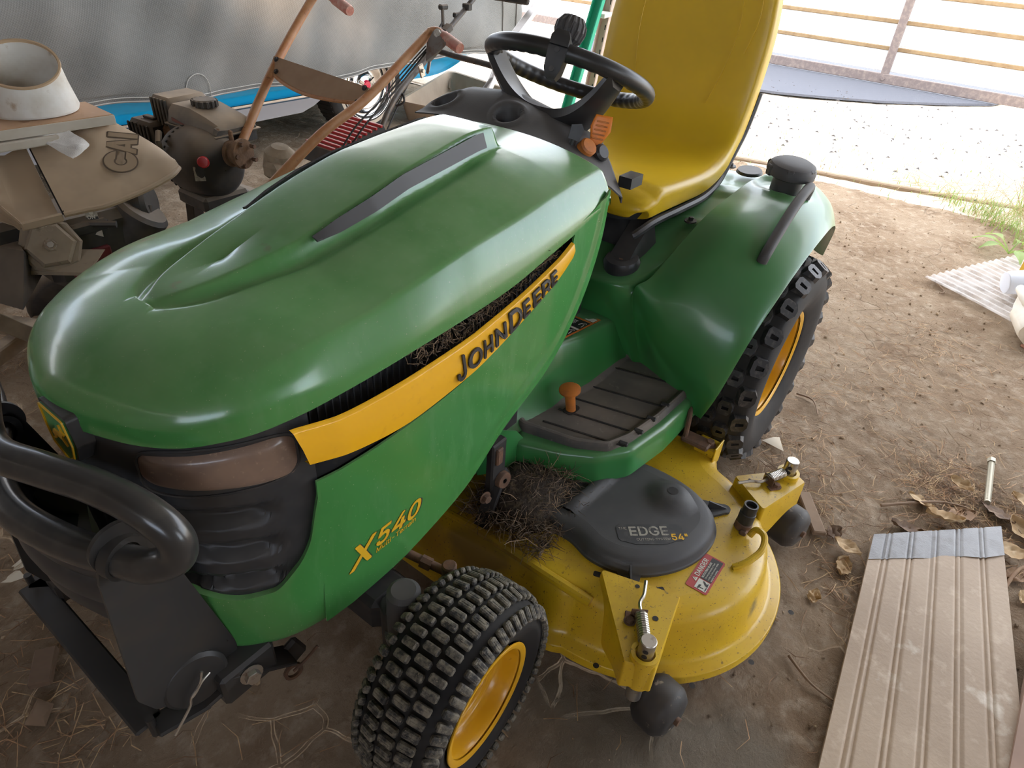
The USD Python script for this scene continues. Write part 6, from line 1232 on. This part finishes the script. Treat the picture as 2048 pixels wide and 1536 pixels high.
gX = np.linspace(-3.6, 2.4, 241); gY = np.linspace(-3.2, 2.2, 217); gZ = zground(*np.meshgrid(gX, gY, indexing='ij'))
def zg_fast(x, y):
    i = min(max(int((x + 3.6) / .025), 0), 240); j = min(max(int((y + 3.2) / .025), 0), 216); return gZ[i, j]
cl_ = [(-.10, .66, .16), (-.30, 1.10, .18), (-.9, .85, .30), (-1.2, .95, .22), (.1, .80, .14), (1.65, -.30, .30), (1.75, -.1, .25), (-.05, 1.15, .16), (-.28, 1.14, .14), (-.22, 1.10, .12), (-.2, 1.3, .14), (.35, 1.02, .14), (1.5, -.75, .25), (-.6, .68, .25), (1.2, -1.65, .2)]
def reg1(g):
    if g.random() < .62: c = cl_[g.integers(len(cl_))]; return c[0] + g.normal() * c[2] * .6, c[1] + g.normal() * c[2] * .6
    return g.uniform(-3.0, 2.0), g.uniform(-2.2, 1.9)
st_ = thing('straw_litter', 'thin dry straw and pine needles scattered over the dirt floor', 'straw', (0, 0, 0), kind='stuff')
part(st_, 'straw', strip(2600, reg1, .075, .0009, 3), pmat('pale_straw', (.50, .35, .19), .85, mixes=[(20, (.36, .20, .10), .4, .6)]), smooth=False, kind='stuff')
part(st_, 'straw', strip(2200, reg1, .060, .0010, 4), pmat('brown_straw', (.24, .14, .075), .9, mixes=[(20, (.15, .09, .05), .4, .6)]), smooth=False, kind='stuff')
def crumbs(n, region, smin, smax, seed):
    g = np.random.default_rng(seed); b = trimesh.creation.icosahedron(); bv, bf = np.array(b.vertices), np.array(b.faces); V, F = [], []
    for i in range(n):
        x, y = region(g); s = smin + (smax - smin) * g.random() ** 4; v = bv * s * g.uniform(.6, 1.2, (1, 3)) * g.uniform(.8, 1.15, (12, 1)); V.append(v @ rot((0, 0, 1), g.uniform(0, 360)).T + A(x, y, zg_fast(x, y) + s * .25)); F.append(bf + 12 * i)
    return tm(np.vstack(V), np.vstack(F))
def reg2(g): return g.uniform(-3.1, 1.95), g.uniform(-2.4, 1.95)
cb = thing('soil_crumbs', 'small clods, chips and pebbles scattered over the dirt floor', 'soil crumbs', (0, 0, 0), kind='stuff')
part(cb, 'clod', crumbs(6000, reg2, .0016, .0075, 8), DIRT, smooth=False, kind='stuff')
part(cb, 'chip', crumbs(1600, reg2, .0016, .0075, 9), pmat('pale_chips', (.42, .31, .20), .9), smooth=False, kind='stuff')
def reg3(g): 
    while True:
        x, y = g.uniform(-5.6, -3.0), g.uniform(-1.6, 2.2)
        if g.random() < .35 + .65 * (abs(x + 3.3 - .0) < .35): return x, y
    
# ---- weeds at the opening
LEAFG = usdkit.material(stage, '/World/Looks/weed_leaf', {'g': ('geometry', {}), 'n': ('noise_texture', {'scale': 9}), 'r': ('rgb_ramp', {'ramp': [(.3, (.14, .22, .06)), (.6, (.26, .33, .11)), (.8, (.42, .38, .18))]}), 'd': ('principled_bsdf', {'roughness': .5}), 't': ('translucent_bsdf', {'color': (.30, .42, .10)}), 'm': ('mix_closure', {'fac': .35})},
    [('g.position', 'n.vector'), ('n.fac', 'r.fac'), ('r.color', 'd.base_color'), ('d.BSDF', 'm.closure1'), ('t.BSDF', 'm.closure2')], surface='m.closure')
STRAWW = pmat('dry_weed_stem', (.48, .38, .20), .85)
def blade(g, x, y, z, h, w, az, lean):
    G_ = []
    for t in np.linspace(0, 1, 6):
        p = A(x, y, z) + A(math.cos(az), math.sin(az), 0) * lean * h * t ** 2 + A(0, 0, h * (t - .25 * lean * t * t)); s = A(-math.sin(az), math.cos(az), 0) * w * (1 - t) ** .8 * .5
        G_.append([p - s, p + s])
    return sheet(G_)
WEEDS = ((-3.05, 1.00, 70, .24, 'tuft of green grass nearest the corrugated sheet at the sunny shed edge'), (-3.22, .86, 60, .18, 'low grass tuft in the middle of the row at the shed edge'), (-3.36, .66, 40, .13, 'short grass tuft where the row of weeds begins beside the sill'), (-2.80, 1.16, 80, .26, 'tall grass tuft behind the margarine tub at the picture edge'),
    (-3.40, 1.12, 80, .30, 'tallest wispy grass tuft in full sun behind the other weeds'), (-3.10, 1.28, 80, .30, 'dense grass tuft at the picture edge above the broad-leaved weed'), (-3.55, .42, 24, .09, 'sparse seedling tuft on the half-buried sill'), (-3.65, 1.36, 60, .26, 'farthest grass tuft out in the sun at the picture edge'))
for i, (x, y, n, h, lab) in enumerate(WEEDS):
    g_ = np.random.default_rng(70 + i); w_ = thing('weed_tuft', lab, 'weeds', (x, y, 0), group='weed tufts at the shed opening')
    part(w_, 'blades', cat([blade(g_, x + g_.normal() * .07, y + g_.normal() * .07, -.01, h * g_.uniform(.4, 1.1), .0055, g_.uniform(0, 2 * PI), g_.uniform(.3, 1.4)) for _ in range(n)]), LEAFG, kind='stuff', smooth=False)
    part(w_, 'dry_stems', cat([tube([A(x + g_.normal() * .07, y + g_.normal() * .07, -.01) + A(g_.normal() * .09, g_.normal() * .09, 0) * t + A(0, 0, h * 1.25 * t) for t in (0, .5, 1)], [.0016, .0013, .0008], 4) for _ in range(n // 3)]), STRAWW, kind='stuff', smooth=False)
bw = thing('broad_weed', 'low green weed with broad pointed leaves at the edge of the shade', 'weed', (-2.55, 1.02, 0))
for k, (az, L) in enumerate(((215, .24), (250, .20), (165, .18), (300, .16), (20, .18), (80, .16))):
    c = A(-2.52, 1.06, .012); d = A(math.cos(math.radians(az)), math.sin(math.radians(az)), 0); s = np.cross(A(0, 0, 1), d)
    part(bw, 'leaf', sheet([[c + d * L * t + s * v * (.004 + .026 * math.sin(PI * sst(.35, 1.0, t) * .98) ** 1) + A(0, 0, .05 * math.sin(PI * t * .9) + .006 * abs(v)) for v in (-1, -.4, 0, .4, 1)] for t in np.linspace(0, 1, 12)]), LEAFG)
sp_ = thing('sparse_grass', 'sparse dry grass and twigs on the sunlit ground outside', 'grass', (-4.2, .2, 0), kind='stuff')
g_ = np.random.default_rng(99); bl_ = []
for _ in range(750):
    x, y = reg3(g_); bl_.append(blade(g_, x, y, -.008, g_.uniform(.02, .07), .004, g_.uniform(0, 2 * PI), g_.uniform(.3, 1.4)))
part(sp_, 'grass_blades', cat(bl_), STRAWW, kind='stuff', smooth=False)
part(sp_, 'grass_blades', cat([blade(g_, *reg3(g_), -.008, g_.uniform(.02, .06), .005, g_.uniform(0, 2 * PI), g_.uniform(.3, 1.2)) for _ in range(260)]), LEAFG, kind='stuff', smooth=False)

def reg4(g): return g.uniform(-6.4, -3.35), g.uniform(-2.2, 1.9)
dl = thing('leaf_specks', 'dark dry leaf bits scattered over the sunlit ground outside', 'leaf bits', (-4.6, 0, 0), kind='stuff')
gq = np.random.default_rng(5); V, F = [], []
for i in range(300):
    x, y = reg4(gq); a = gq.uniform(0, PI); l, w = gq.uniform(.006, .024), gq.uniform(.003, .008); d, q = A(math.cos(a), math.sin(a), 0) * l, A(-math.sin(a), math.cos(a), 0) * w
    c = A(x, y, .018); V += [c - d, c + q + A(0, 0, .012), c + d, c - q + A(0, 0, .004)]; F.append((4 * i, 4 * i + 1, 4 * i + 2)); F.append((4 * i, 4 * i + 2, 4 * i + 3))
part(dl, 'leaf_bits', tm(V, F), pmat('dark_leaf_bits', (.13, .115, .11), .9), smooth=False, kind='stuff')
